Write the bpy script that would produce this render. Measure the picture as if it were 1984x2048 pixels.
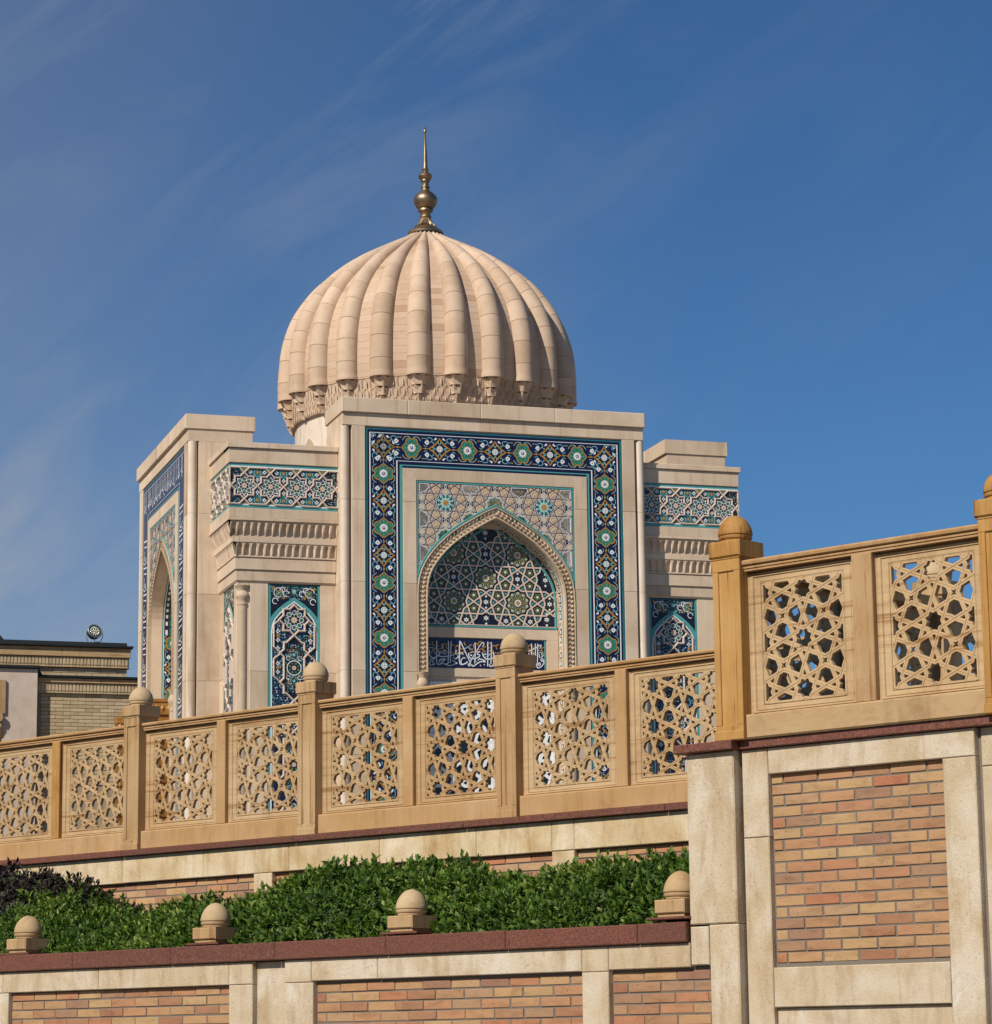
import bpy, bmesh, math, random
import numpy as np
from mathutils import Matrix, Vector
rnd = random.Random(11)
PI = math.pi
C = bpy.context.scene.collection
for o in list(bpy.data.objects): bpy.data.objects.remove(o)
sc = bpy.context.scene

# ------------------------------------------------------------------ camera
cam_d = bpy.data.cameras.new('camera'); cam = bpy.data.objects.new('camera', cam_d); C.objects.link(cam)
cam_d.sensor_fit = 'HORIZONTAL'; cam_d.sensor_width = 36.0; cam_d.lens = 36.0*5690.32/1984
cam_d.clip_start = 0.5; cam_d.clip_end = 5000
pit, rol = math.radians(10.746), math.radians(-0.6728)
r0, u0, f0 = Vector((1, 0, 0)), Vector((0, -math.sin(pit), math.cos(pit))), Vector((0, math.cos(pit), math.sin(pit)))
rr = r0*math.cos(rol) + u0*math.sin(rol); uu = u0*math.cos(rol) - r0*math.sin(rol)
cam.matrix_world = Matrix(((rr.x, uu.x, -f0.x, 0), (rr.y, uu.y, -f0.y, 0), (rr.z, uu.z, -f0.z, 1.6), (0, 0, 0, 1)))
sc.camera = cam

# ------------------------------------------------------------------ sun, sky, exposure
SUN_AZ, SUN_EL = math.radians(-141.0), math.radians(39.5)   # azimuth from +Y towards +X
sdir = Vector((math.sin(SUN_AZ)*math.cos(SUN_EL), math.cos(SUN_AZ)*math.cos(SUN_EL), math.sin(SUN_EL)))
sun_d = bpy.data.lights.new('sun', 'SUN'); sun = bpy.data.objects.new('sun', sun_d); C.objects.link(sun)
sun_d.energy = 5.0; sun_d.angle = math.radians(0.53); sun_d.color = (1.0, 0.93, 0.82)
sun.location = (-30, -40, 60); sun.rotation_euler = sdir.to_track_quat('Z', 'Y').to_euler()
world = bpy.data.worlds.new('World'); sc.world = world; world.use_nodes = True
nt = world.node_tree; nt.nodes.clear()
def wn(t, **k):
    n = nt.nodes.new(t)
    for a, b in k.items(): setattr(n, a, b)
    return n
sky = wn('ShaderNodeTexSky', sky_type='NISHITA', sun_disc=False)
sky.sun_elevation = SUN_EL; sky.sun_rotation = SUN_AZ; sky.altitude = 700; sky.air_density = 1.0; sky.dust_density = 0.25; sky.ozone_density = 2.6
bg = wn('ShaderNodeBackground'); bg.inputs['Strength'].default_value = 0.06
wo = wn('ShaderNodeOutputWorld')
tc = wn('ShaderNodeTexCoord')
# thin cirrus: streaky noise on the direction vector, mixed as pale scattered light
mp = wn('ShaderNodeMapping', vector_type='TEXTURE'); mp.inputs['Rotation'].default_value = (0, math.radians(-36), 0); mp.inputs['Scale'].default_value = (1/1.8, 1/1.8, 1/6.5); mp.inputs['Location'].default_value = (1.3, 0.7, 2.1)
n1 = wn('ShaderNodeTexNoise'); n1.inputs['Scale'].default_value = 3.6; n1.inputs['Detail'].default_value = 10; n1.inputs['Roughness'].default_value = 0.60; n1.inputs['Distortion'].default_value = 0.9
r1 = wn('ShaderNodeValToRGB'); r1.color_ramp.elements[0].position = 0.46; r1.color_ramp.elements[1].position = 0.74
n2 = wn('ShaderNodeTexNoise'); n2.inputs['Scale'].default_value = 3.4; n2.inputs['Detail'].default_value = 3
r2 = wn('ShaderNodeValToRGB'); r2.color_ramp.elements[0].position = 0.34; r2.color_ramp.elements[1].position = 0.62
mu = wn('ShaderNodeMath', operation='MULTIPLY'); mu2 = wn('ShaderNodeMath', operation='MULTIPLY'); mu2.inputs[1].default_value = 0.50
sat = wn('ShaderNodeMix', data_type='RGBA', blend_type='MULTIPLY'); sat.inputs['Factor'].default_value = 1.0
sat.inputs[7].default_value = (0.53, 0.88, 1.20, 1)
cm = wn('ShaderNodeMix', data_type='RGBA'); cm.inputs[7].default_value = (5.6, 6.2, 7.2, 1)
L = nt.links.new
L(tc.outputs['Generated'], mp.inputs['Vector']); L(mp.outputs[0], n1.inputs['Vector']); L(n1.outputs[0], r1.inputs[0])
L(tc.outputs['Generated'], n2.inputs['Vector']); L(n2.outputs[0], r2.inputs[0])
L(r1.outputs[0], mu.inputs[0]); L(r2.outputs[0], mu.inputs[1]); L(mu.outputs[0], mu2.inputs[0])
# a thin milky veil thickens towards the west (left) and the horizon
sx = wn('ShaderNodeSeparateXYZ'); L(tc.outputs['Generated'], sx.inputs[0])
vx = wn('ShaderNodeMapRange', interpolation_type='SMOOTHSTEP'); vx.inputs[1].default_value = 0.06; vx.inputs[2].default_value = -0.34; L(sx.outputs[0], vx.inputs[0])
vz = wn('ShaderNodeMapRange', interpolation_type='SMOOTHSTEP'); vz.inputs[1].default_value = 0.34; vz.inputs[2].default_value = 0.02; L(sx.outputs[2], vz.inputs[0])
va = wn('ShaderNodeMath', operation='MULTIPLY_ADD'); va.inputs[1].default_value = 0.66; va.inputs[2].default_value = 0.30; L(vz.outputs[0], va.inputs[0])
vb = wn('ShaderNodeMath', operation='MULTIPLY'); L(vx.outputs[0], vb.inputs[0]); L(va.outputs[0], vb.inputs[1])
n3 = wn('ShaderNodeTexNoise'); n3.inputs['Scale'].default_value = 1.6; n3.inputs['Detail'].default_value = 7; n3.inputs['Distortion'].default_value = .8; L(mp.outputs[0], n3.inputs['Vector'])
vc = wn('ShaderNodeMath', operation='MULTIPLY_ADD'); vc.inputs[1].default_value = 1.3; vc.inputs[2].default_value = .25; L(n3.outputs[0], vc.inputs[0])
vd = wn('ShaderNodeMath', operation='MULTIPLY'); L(vb.outputs[0], vd.inputs[0]); L(vc.outputs[0], vd.inputs[1])
vm = wn('ShaderNodeMapRange', interpolation_type='SMOOTHSTEP'); vm.inputs[1].default_value = 0.10; vm.inputs[2].default_value = -0.06; vm.inputs[3].default_value = 0.12; L(sx.outputs[0], vm.inputs[0])
vk = wn('ShaderNodeMath', operation='MULTIPLY'); L(mu2.outputs[0], vk.inputs[0]); L(vm.outputs[0], vk.inputs[1])
ve = wn('ShaderNodeMath', operation='ADD', use_clamp=True); L(vd.outputs[0], ve.inputs[0]); L(vk.outputs[0], ve.inputs[1])
L(sky.outputs[0], sat.inputs[6]); L(sat.outputs[2], cm.inputs[6]); L(ve.outputs[0], cm.inputs['Factor'])
L(cm.outputs[2], bg.inputs['Color']); L(bg.outputs[0], wo.inputs['Surface'])
vs = sc.view_settings; vs.view_transform = 'Standard'; vs.look = 'None'; vs.gamma = 1.0; vs.use_curve_mapping = False; vs.exposure = 0.0
sc.render.engine = 'CYCLES'; sc.cycles.max_bounces = 6; sc.cycles.diffuse_bounces = 4

# ------------------------------------------------------------------ materials
def mat(name, col, rough=0.8, metal=0.0, spec=0.4, build=None):
    m = bpy.data.materials.new(name); m.use_nodes = True
    n = m.node_tree; b = n.nodes['Principled BSDF']
    b.inputs['Base Color'].default_value = (*col, 1); b.inputs['Roughness'].default_value = rough
    b.inputs['Metallic'].default_value = metal; b.inputs['Specular IOR Level'].default_value = spec
    if build: build(n, b)
    return m
class NB:
    """small node-building helper"""
    def __init__(s, n): s.n = n
    def node(s, t, **k):
        x = s.n.nodes.new(t)
        for a, b in k.items(): setattr(x, a, b)
        return x
    def link(s, a, b): s.n.links.new(a, b)
    def coord(s, scale=(1, 1, 1), rot=(0, 0, 0), rand=0.0, world=False):
        if world:
            g = s.node('ShaderNodeNewGeometry'); out = g.outputs['Position']
        else:
            t = s.node('ShaderNodeTexCoord'); out = t.outputs['Object']
        m = s.node('ShaderNodeMapping'); m.inputs['Scale'].default_value = scale; m.inputs['Rotation'].default_value = rot
        s.link(out, m.inputs['Vector'])
        if rand:
            oi = s.node('ShaderNodeObjectInfo'); ml = s.node('ShaderNodeMath', operation='MULTIPLY'); ml.inputs[1].default_value = rand
            s.link(oi.outputs['Random'], ml.inputs[0]); cb = s.node('ShaderNodeCombineXYZ')
            for i in range(3): s.link(ml.outputs[0], cb.inputs[i])
            s.link(cb.outputs[0], m.inputs['Location'])
        return m.outputs[0]
    def noise(s, vec, scale=5, detail=4, rough=0.5, dist=0.0):
        x = s.node('ShaderNodeTexNoise'); x.inputs['Scale'].default_value = scale; x.inputs['Detail'].default_value = detail
        x.inputs['Roughness'].default_value = rough; x.inputs['Distortion'].default_value = dist; s.link(vec, x.inputs['Vector']); return x.outputs[0]
    def ramp(s, fac, stops, interp='LINEAR'):
        x = s.node('ShaderNodeValToRGB'); r = x.color_ramp; r.interpolation = interp
        while len(r.elements) > 1: r.elements.remove(r.elements[-1])
        for i, (p, c) in enumerate(stops):
            e = r.elements[0] if i == 0 else r.elements.new(p)
            e.position = p; e.color = (*c, 1) if len(c) == 3 else c
        s.link(fac, x.inputs[0]); return x.outputs[0]
    def mix(s, a, b, fac, mode='MIX'):
        x = s.node('ShaderNodeMix', data_type='RGBA', blend_type=mode)
        for sock, v in ((6, a), (7, b)):
            if isinstance(v, tuple): x.inputs[sock].default_value = (*v, 1)
            else: s.link(v, x.inputs[sock])
        if isinstance(fac, (int, float)): x.inputs['Factor'].default_value = fac
        else: s.link(fac, x.inputs['Factor'])
        return x.outputs[2]
    def bump(s, h, b, strength=0.3, dist=0.01):
        x = s.node('ShaderNodeBump'); x.inputs['Strength'].default_value = strength; x.inputs['Distance'].default_value = dist
        s.link(h, x.inputs['Height']); s.link(x.outputs[0], b.inputs['Normal'])
    def rand(s): return s.node('ShaderNodeObjectInfo').outputs['Random']
G = lambda v: (v, v, v)

def limestone(base, dark, warm, streak=0.25):
    def f(n, b):
        k = NB(n); v = k.coord(rand=40)
        tone = k.ramp(k.noise(v, 0.9, 5, 0.6), [(0.3, dark), (0.55, base), (0.8, warm)])
        per = k.ramp(k.rand(), [(0, (0.86, 0.84, 0.81)), (0.5, G(1.0)), (1, (1.05, 1.04, 1.02))])
        c = k.mix(tone, per, 1.0, 'MULTIPLY')
        st = k.noise(k.coord((6, 6, 0.35), rand=17), 1.0, 5, 0.65)
        c = k.mix(c, k.ramp(st, [(0.30, (0.62, 0.50, 0.38)), (0.46, G(1.0))]), streak*1.5, 'MULTIPLY')
        bl = k.noise(k.coord(rand=19), 0.55, 7, 0.68, 0.6)
        c = k.mix(c, k.ramp(bl, [(0.34, (0.80, 0.74, 0.66)), (0.52, G(1.0)), (0.72, (1.04, 1.03, 1.02))]), 0.8, 'MULTIPLY')
        gr = k.noise(v, 55, 3, 0.6)
        c = k.mix(c, k.ramp(gr, [(0.3, G(0.86)), (0.7, G(1.05))]), 0.6, 'MULTIPLY')
        k.link(c, b.inputs['Base Color']); k.bump(gr, b, 0.18, 0.004)
    return f
def rough_stone(base, pale, stain, stain_amt=0.5):
    def f(n, b):
        k = NB(n); v = k.coord(rand=31)
        tone = k.ramp(k.noise(v, 2.1, 6, 0.62, 0.4), [(0.30, stain), (0.48, base), (0.68, pale)])
        sv = k.noise(k.coord((5, 5, 1.1), rand=9), 1.4, 6, 0.65, 0.6)
        c = k.mix(tone, k.ramp(sv, [(0.36, (0.62, 0.50, 0.36)), (0.52, G(1.0))]), stain_amt, 'MULTIPLY')
        ds = k.noise(k.coord(rand=13), 1.3, 8, 0.72, 0.8)
        c = k.mix(c, k.ramp(ds, [(0.26, (0.50, 0.46, 0.40)), (0.42, G(1.0))]), stain_amt, 'MULTIPLY')
        wv = k.noise(k.coord((1, 1, 0.7), rand=23), 2.6, 7, 0.7, 1.0)
        c = k.mix(c, (0.72, 0.66, 0.57), k.ramp(wv, [(0.60, G(0.0)), (0.72, G(0.55))]))
        gr = k.noise(v, 120, 3, 0.7); pit_ = k.noise(v, 46, 2, 0.5)
        c = k.mix(c, k.ramp(gr, [(0.30, G(0.72)), (0.62, G(1.08))]), 0.75, 'MULTIPLY')
        c = k.mix(c, k.ramp(pit_, [(0.28, G(0.55)), (0.36, G(1.0))]), 0.6, 'MULTIPLY')
        k.link(c, b.inputs['Base Color']); k.bump(k.mix(gr, pit_, 0.5), b, 0.55, 0.006)
    return f
def sandstone(base, dark, light, vein, vscale, vein_amt=0.5, rot=(0, 0, 0), rnd_amt=0.35):
    def f(n, b):
        k = NB(n); v = k.coord(rand=50)
        tone = k.ramp(k.noise(v, 1.7, 4, 0.55), [(0.30, dark), (0.5, base), (0.72, light)])
        vv = k.coord(vscale, rot, rand=21)
        band = k.noise(vv, 1.0, 6, 0.62, 0.35)
        c = k.mix(tone, k.ramp(band, [(0.36, vein), (0.415, (.86, .78, .68)), (0.47, G(1.0)), (0.52, (.94, .90, .84)), (0.56, G(1.02)), (0.66, (1.12, 1.05, 0.95))]), vein_amt, 'MULTIPLY')
        per = k.ramp(k.rand(), [(0, (0.92, 0.82, 0.70)), (0.35, (0.97, 0.93, 0.88)), (0.7, G(1.0)), (1.0, (1.06, 1.04, 1.02))])
        c = k.mix(c, per, rnd_amt*2, 'MULTIPLY')
        dt = k.noise(k.coord((1.5, 1.5, 0.6), rand=37), 2.2, 7, 0.7, 0.7)
        c = k.mix(c, k.ramp(dt, [(0.30, (0.62, 0.56, 0.50)), (0.47, G(1.0)), (0.70, (1.05, 1.06, 1.08))]), 0.7, 'MULTIPLY')
        gr = k.noise(v, 90, 3, 0.6)
        c = k.mix(c, k.ramp(gr, [(0.3, G(0.84)), (0.7, G(1.06))]), 0.6, 'MULTIPLY')
        k.link(c, b.inputs['Base Color']); k.bump(gr, b, 0.2, 0.003)
    return f
def granite(n, b):
    k = NB(n); v = k.coord(rand=7)
    sp = k.noise(v, 95, 4, 0.75); s2 = k.noise(v, 38, 3, 0.6)
    c = k.ramp(sp, [(0.30, (0.024, 0.014, 0.013)), (0.45, (0.128, 0.043, 0.026)), (0.58, (0.172, 0.068, 0.042)), (0.72, (0.28, 0.19, 0.145))])
    c = k.mix(c, k.ramp(s2, [(0.3, G(0.75)), (0.7, G(1.15))]), 0.7, 'MULTIPLY')
    c = k.mix(c, k.ramp(k.rand(), [(0, G(0.86)), (1, (1.1, 1.02, 1.0))]), 0.8, 'MULTIPLY')
    k.link(c, b.inputs['Base Color'])
def brick_m(light=1.0):
    def f(n, b):
        k = NB(n); v = k.coord(rand=60)
        q = light
        c = k.ramp(k.rand(), [(0.0, (0.42*q, 0.165*q, 0.082*q)), (0.16, (0.45*q, 0.235*q, 0.120*q)), (0.32, (0.47*q, 0.290*q, 0.140*q)), (0.48, (0.34*q, 0.150*q, 0.085*q)),
                              (0.60, (0.50*q, 0.330*q, 0.16*q)), (0.74, (0.44*q, 0.195*q, 0.10*q)), (0.86, (0.46*q, 0.290*q, 0.155*q)), (1.0, (0.30*q, 0.155*q, 0.100*q))])
        sm = k.noise(k.coord((0.5, 1, 1.6), rand=33), 11, 5, 0.62, 0.5)
        c = k.mix(c, k.ramp(sm, [(0.28, (0.68, 0.60, 0.54)), (0.5, G(1.0)), (0.75, (1.16, 1.12, 1.05))]), 0.75, 'MULTIPLY')
        pt = k.noise(v, 70, 2, 0.5); sp = k.noise(v, 150, 2, 0.5)
        c = k.mix(c, k.ramp(pt, [(0.27, G(0.35)), (0.34, G(1.0))]), 0.8, 'MULTIPLY')
        c = k.mix(c, (0.62, 0.55, 0.46), k.ramp(sp, [(0.70, G(0.0)), (0.76, G(0.7))]))
        ef = k.noise(k.coord((1, 1, 1), rand=3), 7, 5, 0.7)
        c = k.mix(c, (0.60, 0.50, 0.42), k.ramp(ef, [(0.66, G(0.0)), (0.78, G(0.55))]))
        k.link(c, b.inputs['Base Color']); k.bump(k.mix(pt, sm, 0.4), b, 0.5, 0.006)
    return f
def glaze(c2, amt=0.3):
    def f(n, b):
        k = NB(n); base = tuple(b.inputs['Base Color'].default_value)[:3]
        c = k.mix(base, c2, k.ramp(k.noise(k.coord(), 14, 4, 0.6), [(0.35, G(0)), (0.65, G(1))]))
        x = k.mix(base, c, amt); k.link(x, b.inputs['Base Color'])
    return f
M = {}
M['lime'] = mat('cream_limestone', (.6, .48, .36), .75, build=limestone((.64, .505, .375), (.58, .445, .32), (.67, .54, .41), 0.3))
M['lime_pale'] = mat('pale_limestone', (.7, .6, .5), .6, build=limestone((.72, .61, .50), (.66, .54, .41), (.74, .64, .53), 0.45))
M['dome'] = mat('dome_limestone', (.6, .48, .36), .75, build=limestone((.565, .42, .305), (.51, .365, .255), (.60, .465, .345), 0.22))
M['stain'] = mat('weathered_limestone', (.6, .5, .4), .9, build=rough_stone((0.498, 0.398, 0.270), (0.583, 0.509, 0.405), (0.442, 0.328, 0.198), 0.45))
M['stain_back'] = mat('ochre_stained_limestone', (.6, .5, .4), .9, build=rough_stone((.56, .44, .27), (.66, .56, .40), (.46, .32, .16), 0.5))
M['sand_h'] = mat('banded_sandstone', (.5, .34, .17), .8, build=sandstone((0.443, 0.312, 0.171), (0.403, 0.267, 0.134), (0.478, 0.347, 0.204), (.58, .40, .24), (0.8, 0.8, 24), 0.8, (0, 0.10, 0)))
M['sand_v'] = mat('grained_sandstone', (.5, .34, .17), .8, build=sandstone((0.408, 0.275, 0.143), (0.364, 0.226, 0.101), (0.452, 0.320, 0.185), (.58, .40, .24), (22, 22, 0.7), 0.75, (0, 0.07, 0)))
M['sand_o'] = mat('orange_sandstone', (.5, .3, .12), .8, build=sandstone((.40, .215, .060), (.34, .165, .036), (.45, .27, .10), (.40, .20, .08), (20, 20, 0.7), 0.9, (0, 0.06, 0), 0.1))
M['sand_m'] = mat('honey_sandstone', (.5, .3, .14), .8, build=sandstone((0.416, 0.257, 0.120), (0.381, 0.226, 0.092), (0.443, 0.298, 0.157), (.8, .66, .5), (10, 10, 0.8), 0.4))
M['sand_w'] = mat('swirled_sandstone', (.5, .36, .2), .8, build=sandstone((0.443, 0.325, 0.185), (0.408, 0.279, 0.147), (0.487, 0.370, 0.231), (.74, .56, .38), (9, 9, 22), 0.4, (0.5, 0.25, 0)))
M['granite'] = mat('red_granite', (.15, .05, .04), .42, spec=.5, build=granite)
M['brick'] = mat('multicoloured_brick', (.4, .2, .1), .9, build=brick_m(.82))
M['brick_pink'] = mat('faded_pink_brick', (.4, .25, .18), .9, build=lambda n, b: (brick_m(.98)(n, b)))
M['mortar'] = mat('grey_mortar', (.165, .140, .115), .95, build=lambda n, b: NB(n).bump(NB(n).noise(NB(n).coord(), 90, 3, .6), b, .4, .004))
M['mortar_pale'] = mat('pale_buff_mortar', (.34, .27, .185), .95)
M['buff'] = mat('buff_brick', (.42, .33, .22), .9, build=limestone((0.512, 0.403, 0.256), (0.461, 0.346, 0.205), (0.563, 0.448, 0.307), 0.25))
M['plaster'] = mat('speckled_plaster', (.5, .42, .37), .95, build=rough_stone((.56, .45, .365), (.60, .50, .42), (.51, .40, .32), .15))
M['roofmetal'] = mat('dark_roof_metal', (.035, .04, .04), .45, .6)
M['bronze'] = mat('aged_bronze', (.30, .19, .08), .46, 1.0, build=lambda n, b: (lambda k: k.link(k.ramp(k.noise(k.coord(), 3.5, 5, .6), [(.3, (.20, .165, .14)), (.52, (.31, .225, .14)), (.75, (.50, .35, .17))]), b.inputs['Base Color']))(NB(n)))
M['navy'] = mat('navy_glaze', (.006, .008, .040), .25, spec=.5, build=glaze((.009, .013, .066), .6))
M['ink'] = mat('dark_blue_glaze', (.008, .009, .022), .3, spec=.5)
M['teal'] = mat('teal_glaze', (.02, .12, .15), .3, build=glaze((.03, .17, .19), .6))
M['turq'] = mat('turquoise_glaze', (.085, .31, .30), .28, spec=.5, build=glaze((.06, .24, .25), .6))
M['aqua'] = mat('aqua_glaze', (.24, .50, .50), .3, build=glaze((.17, .42, .45), .5))
M['green'] = mat('green_glaze', (.025, .17, .085), .28, build=glaze((.02, .11, .06), .6))
M['gold'] = mat('ochre_glaze', (.42, .22, .035), .32, build=glaze((.33, .15, .02), .5))
M['olive'] = mat('olive_glaze', (.17, .175, .055), .35, build=glaze((.10, .125, .045), .6))
M['white'] = mat('white_glaze', (.74, .74, .74), .3, build=glaze((.64, .66, .68), .5))
M['cream'] = mat('cream_glaze', (.62, .49, .34), .45, build=glaze((.56, .41, .27), .6))
M['blush'] = mat('pinkish_glaze', (.60, .47, .38), .45)
M['lattice_w'] = mat('white_painted_lattice', (.78, .77, .74), .5)
M['glassdark'] = mat('dark_window_glass', (.012, .013, .015), .08, spec=.6)
M['rope_bg'] = mat('carved_limestone', (.46, .35, .25), .8, build=limestone((.50, .39, .28), (.44, .33, .23), (.53, .42, .31), .2))
M['wood'] = mat('varnished_carved_wood', (.30, .14, .03), .5, build=sandstone((.32, .15, .03), (.22, .09, .018), (.42, .22, .05), (.5, .35, .2), (14, 14, 1.4), .6, (0, 0, 0), .1))
M['darkwood'] = mat('dark_timber', (.045, .028, .018), .7, build=sandstone((.05, .03, .02), (.035, .022, .014), (.07, .045, .028), (.6, .5, .4), (2, 14, 14), .6, (0, 0, 0), .1))
M['fascia'] = mat('grey_fascia_metal', (.20, .20, .19), .6)
M['lampbody'] = mat('lamp_housing_metal', (.05, .055, .055), .45, .7)
M['lamprim'] = mat('lamp_rim_metal', (.42, .43, .42), .35, .8)
M['lens'] = mat('lamp_lens_glass', (.50, .52, .42), .12, spec=.7)
M['soil'] = mat('garden_soil', (.05, .035, .025), 1.0)
M['paving'] = mat('pale_paving', (.36, .33, .29), .9, build=rough_stone((.22, .20, .175), (.26, .24, .21), (.18, .16, .14), .2))
M['ground'] = mat('dusty_ground', (.30, .27, .22), 1.0, build=rough_stone((.17, .15, .12), (.21, .19, .16), (.14, .125, .10), .2))
def leafm(stops, trans=0.25):
    def f(n, b):
        k = NB(n); at = k.node('ShaderNodeAttribute', attribute_name='tone')
        k.link(k.ramp(at.outputs['Fac'], stops), b.inputs['Base Color'])
        b.inputs['Subsurface Weight'].default_value = 0.0
        tr = k.node('ShaderNodeBsdfTranslucent'); ad = k.node('ShaderNodeMixShader'); ad.inputs[0].default_value = trans
        k.link(k.ramp(at.outputs['Fac'], [(p, (min(1, c[0]*1.6), min(1, c[1]*1.8), c[2]*0.8)) for p, c in stops]), tr.inputs['Color'])
        out = n.nodes['Material Output']; k.link(b.outputs[0], ad.inputs[1]); k.link(tr.outputs[0], ad.inputs[2]); k.link(ad.outputs[0], out.inputs['Surface'])
    return f
M['leaf'] = mat('basil_leaf', (.04, .11, .02), .58, spec=.3, build=leafm([(0, (.024, .052, .008)), (.35, (.050, .102, .013)), (.6, (.080, .148, .018)), (.85, (.135, .205, .032)), (1, (.25, .29, .07))]))
M['leaf_p'] = mat('purple_leaf', (.03, .018, .025), .6, spec=.25, build=leafm([(0, (.012, .008, .009)), (.6, (.030, .018, .020)), (.85, (.045, .038, .024)), (1, (.05, .085, .02))], .12))
M['leaf_m'] = mat('bronze_green_leaf', (.05, .06, .03), .45, spec=.5, build=leafm([(0, (.030, .038, .014)), (.45, (.065, .070, .030)), (.7, (.060, .105, .022)), (.95, (.11, .15, .05)), (1, (.30, .24, .27))], .2))
M['stem_core'] = mat('stem_and_core', (.06, .08, .03), .8)

# ------------------------------------------------------------------ mesh building
class MB:
    def __init__(s): s.v, s.f, s.m = [], [], []
    def add(s, verts, faces, mi=0):
        b = len(s.v); s.v += [tuple(p) for p in verts]
        for f in faces: s.f.append(tuple(b+i for i in f)); s.m.append(mi)
    def box(s, x0, x1, y0, y1, z0, z1, mi=0):
        s.add([(x0, y0, z0), (x1, y0, z0), (x1, y1, z0), (x0, y1, z0), (x0, y0, z1), (x1, y0, z1), (x1, y1, z1), (x0, y1, z1)],
              [(0, 3, 2, 1), (4, 5, 6, 7), (0, 1, 5, 4), (1, 2, 6, 5), (2, 3, 7, 6), (3, 0, 4, 7)], mi)
    def cbox(s, x0, x1, y0, y1, z0, z1, c=.006, mi=0):
        """box with its front (low y) and vertical edges chamfered"""
        c = min(c, (x1-x0)*.3, (z1-z0)*.3, (y1-y0)*.6)
        fr = [(x0+c, y0, z0+c), (x1-c, y0, z0+c), (x1-c, y0, z1-c), (x0+c, y0, z1-c)]
        md = [(x0, y0+c, z0), (x1, y0+c, z0), (x1, y0+c, z1), (x0, y0+c, z1)]
        bk = [(x0, y1, z0), (x1, y1, z0), (x1, y1, z1), (x0, y1, z1)]
        s.add(fr+md+bk, [(0, 1, 2, 3)] + [(4+i, 4+(i+1) % 4, (i+1) % 4, i) for i in range(4)] + [(8+i, 8+(i+1) % 4, 4+(i+1) % 4, 4+i) for i in range(4)] + [(11, 10, 9, 8)], mi)
    def prism(s, poly, y0, y1, mi=0, back=True):
        """poly: (x,z) counter-clockwise seen from -y, extruded from y0 (front) to y1"""
        n = len(poly)
        s.add([(x, y0, z) for x, z in poly] + [(x, y1, z) for x, z in poly],
              [tuple(range(n))] + ([tuple(reversed(range(n, 2*n)))] if back else []) + [(i, i+n, (i+1) % n+n, (i+1) % n) for i in range(n)], mi)
    def flat(s, poly, y, mi=0):
        s.add([(x, y, z) for x, z in poly], [tuple(range(len(poly)))], mi)
    def lathe(s, prof, n=32, cx=0, cy=0, mi=0, a0=0, a1=2*PI, cap=True):
        full = abs(a1-a0-2*PI) < 1e-6; m = n if full else n+1; b = []
        for r, z in prof:
            for i in range(m):
                a = a0+(a1-a0)*i/n; b.append((cx+r*math.cos(a), cy+r*math.sin(a), z))
        fs = []
        for j in range(len(prof)-1):
            for i in range(n if full else n):
                i2 = (i+1) % m
                fs.append((j*m+i, j*m+i2, (j+1)*m+i2, (j+1)*m+i))
        if full and cap:
            fs.append(tuple(reversed(range(m)))); fs.append(tuple(range((len(prof)-1)*m, len(prof)*m)))
        s.add(b, fs, mi)
    def tube(s, pts, r, n=8, mi=0):
        pts = [Vector(p) for p in pts]; vs_, fs = [], []
        for i, p in enumerate(pts):
            t = (pts[min(i+1, len(pts)-1)]-pts[max(i-1, 0)]).normalized()
            a = t.orthogonal().normalized(); b = t.cross(a)
            q = r[i] if isinstance(r, (list, tuple)) else r
            for j in range(n): vs_.append(p+(a*math.cos(2*PI*j/n)+b*math.sin(2*PI*j/n))*q)
        for i in range(len(pts)-1):
            for j in range(n): fs.append((i*n+j, i*n+(j+1) % n, (i+1)*n+(j+1) % n, (i+1)*n+j))
        fs.append(tuple(reversed(range(n)))); fs.append(tuple(range((len(pts)-1)*n, len(pts)*n)))
        s.add(vs_, fs, mi)
    def stroke(s, pts, w, y, mi=0, closed=False):
        """flat ribbon in the xz plane"""
        n = len(pts); out = []
        for i in range(n):
            a = pts[i-1] if (i > 0 or closed) else pts[i]; b = pts[(i+1) % n] if (i < n-1 or closed) else pts[i]
            dx, dz = b[0]-a[0], b[1]-a[1]; l = math.hypot(dx, dz) or 1
            q = (w[i] if isinstance(w, (list, tuple)) else w)/2
            out.append(((pts[i][0]-dz/l*q, y, pts[i][1]+dx/l*q), (pts[i][0]+dz/l*q, y, pts[i][1]-dx/l*q)))
        vs_ = [p for ab in out for p in ab]
        s.add(vs_, [(2*i, 2*i+1, 2*((i+1) % n)+1, 2*((i+1) % n)) for i in range(n if closed else n-1)], mi)
    def bar(s, pts, w, y0, y1, mi=0, closed=False):
        """raised strap: ribbon with bevelled sides between back plane y1 and front plane y0"""
        n = len(pts); rows = []
        for i in range(n):
            a = pts[i-1] if (i > 0 or closed) else pts[i]; b = pts[(i+1) % n] if (i < n-1 or closed) else pts[i]
            d1 = Vector((pts[i][0]-a[0], pts[i][1]-a[1])); d2 = Vector((b[0]-pts[i][0], b[1]-pts[i][1]))
            if d1.length < 1e-9: d1 = d2
            if d2.length < 1e-9: d2 = d1
            d1.normalize(); d2.normalize(); t = (d1+d2)
            t = t.normalized() if t.length > 1e-6 else d1
            k = 1/max(.5, t.dot(d1)); nx, nz = -t.y*k, t.x*k
            p = pts[i]
            rows.append([(p[0]+nx*q, yy, p[1]+nz*q) for q, yy in ((w/2, y1), (w*.22, y0), (-w*.22, y0), (-w/2, y1))])
        vs_ = [p for r in rows for p in r]; fs = []
        for i in range(n if closed else n-1):
            j = (i+1) % n
            for q in range(3): fs.append((i*4+q, i*4+q+1, j*4+q+1, j*4+q))
        s.add(vs_, fs, mi)
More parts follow.
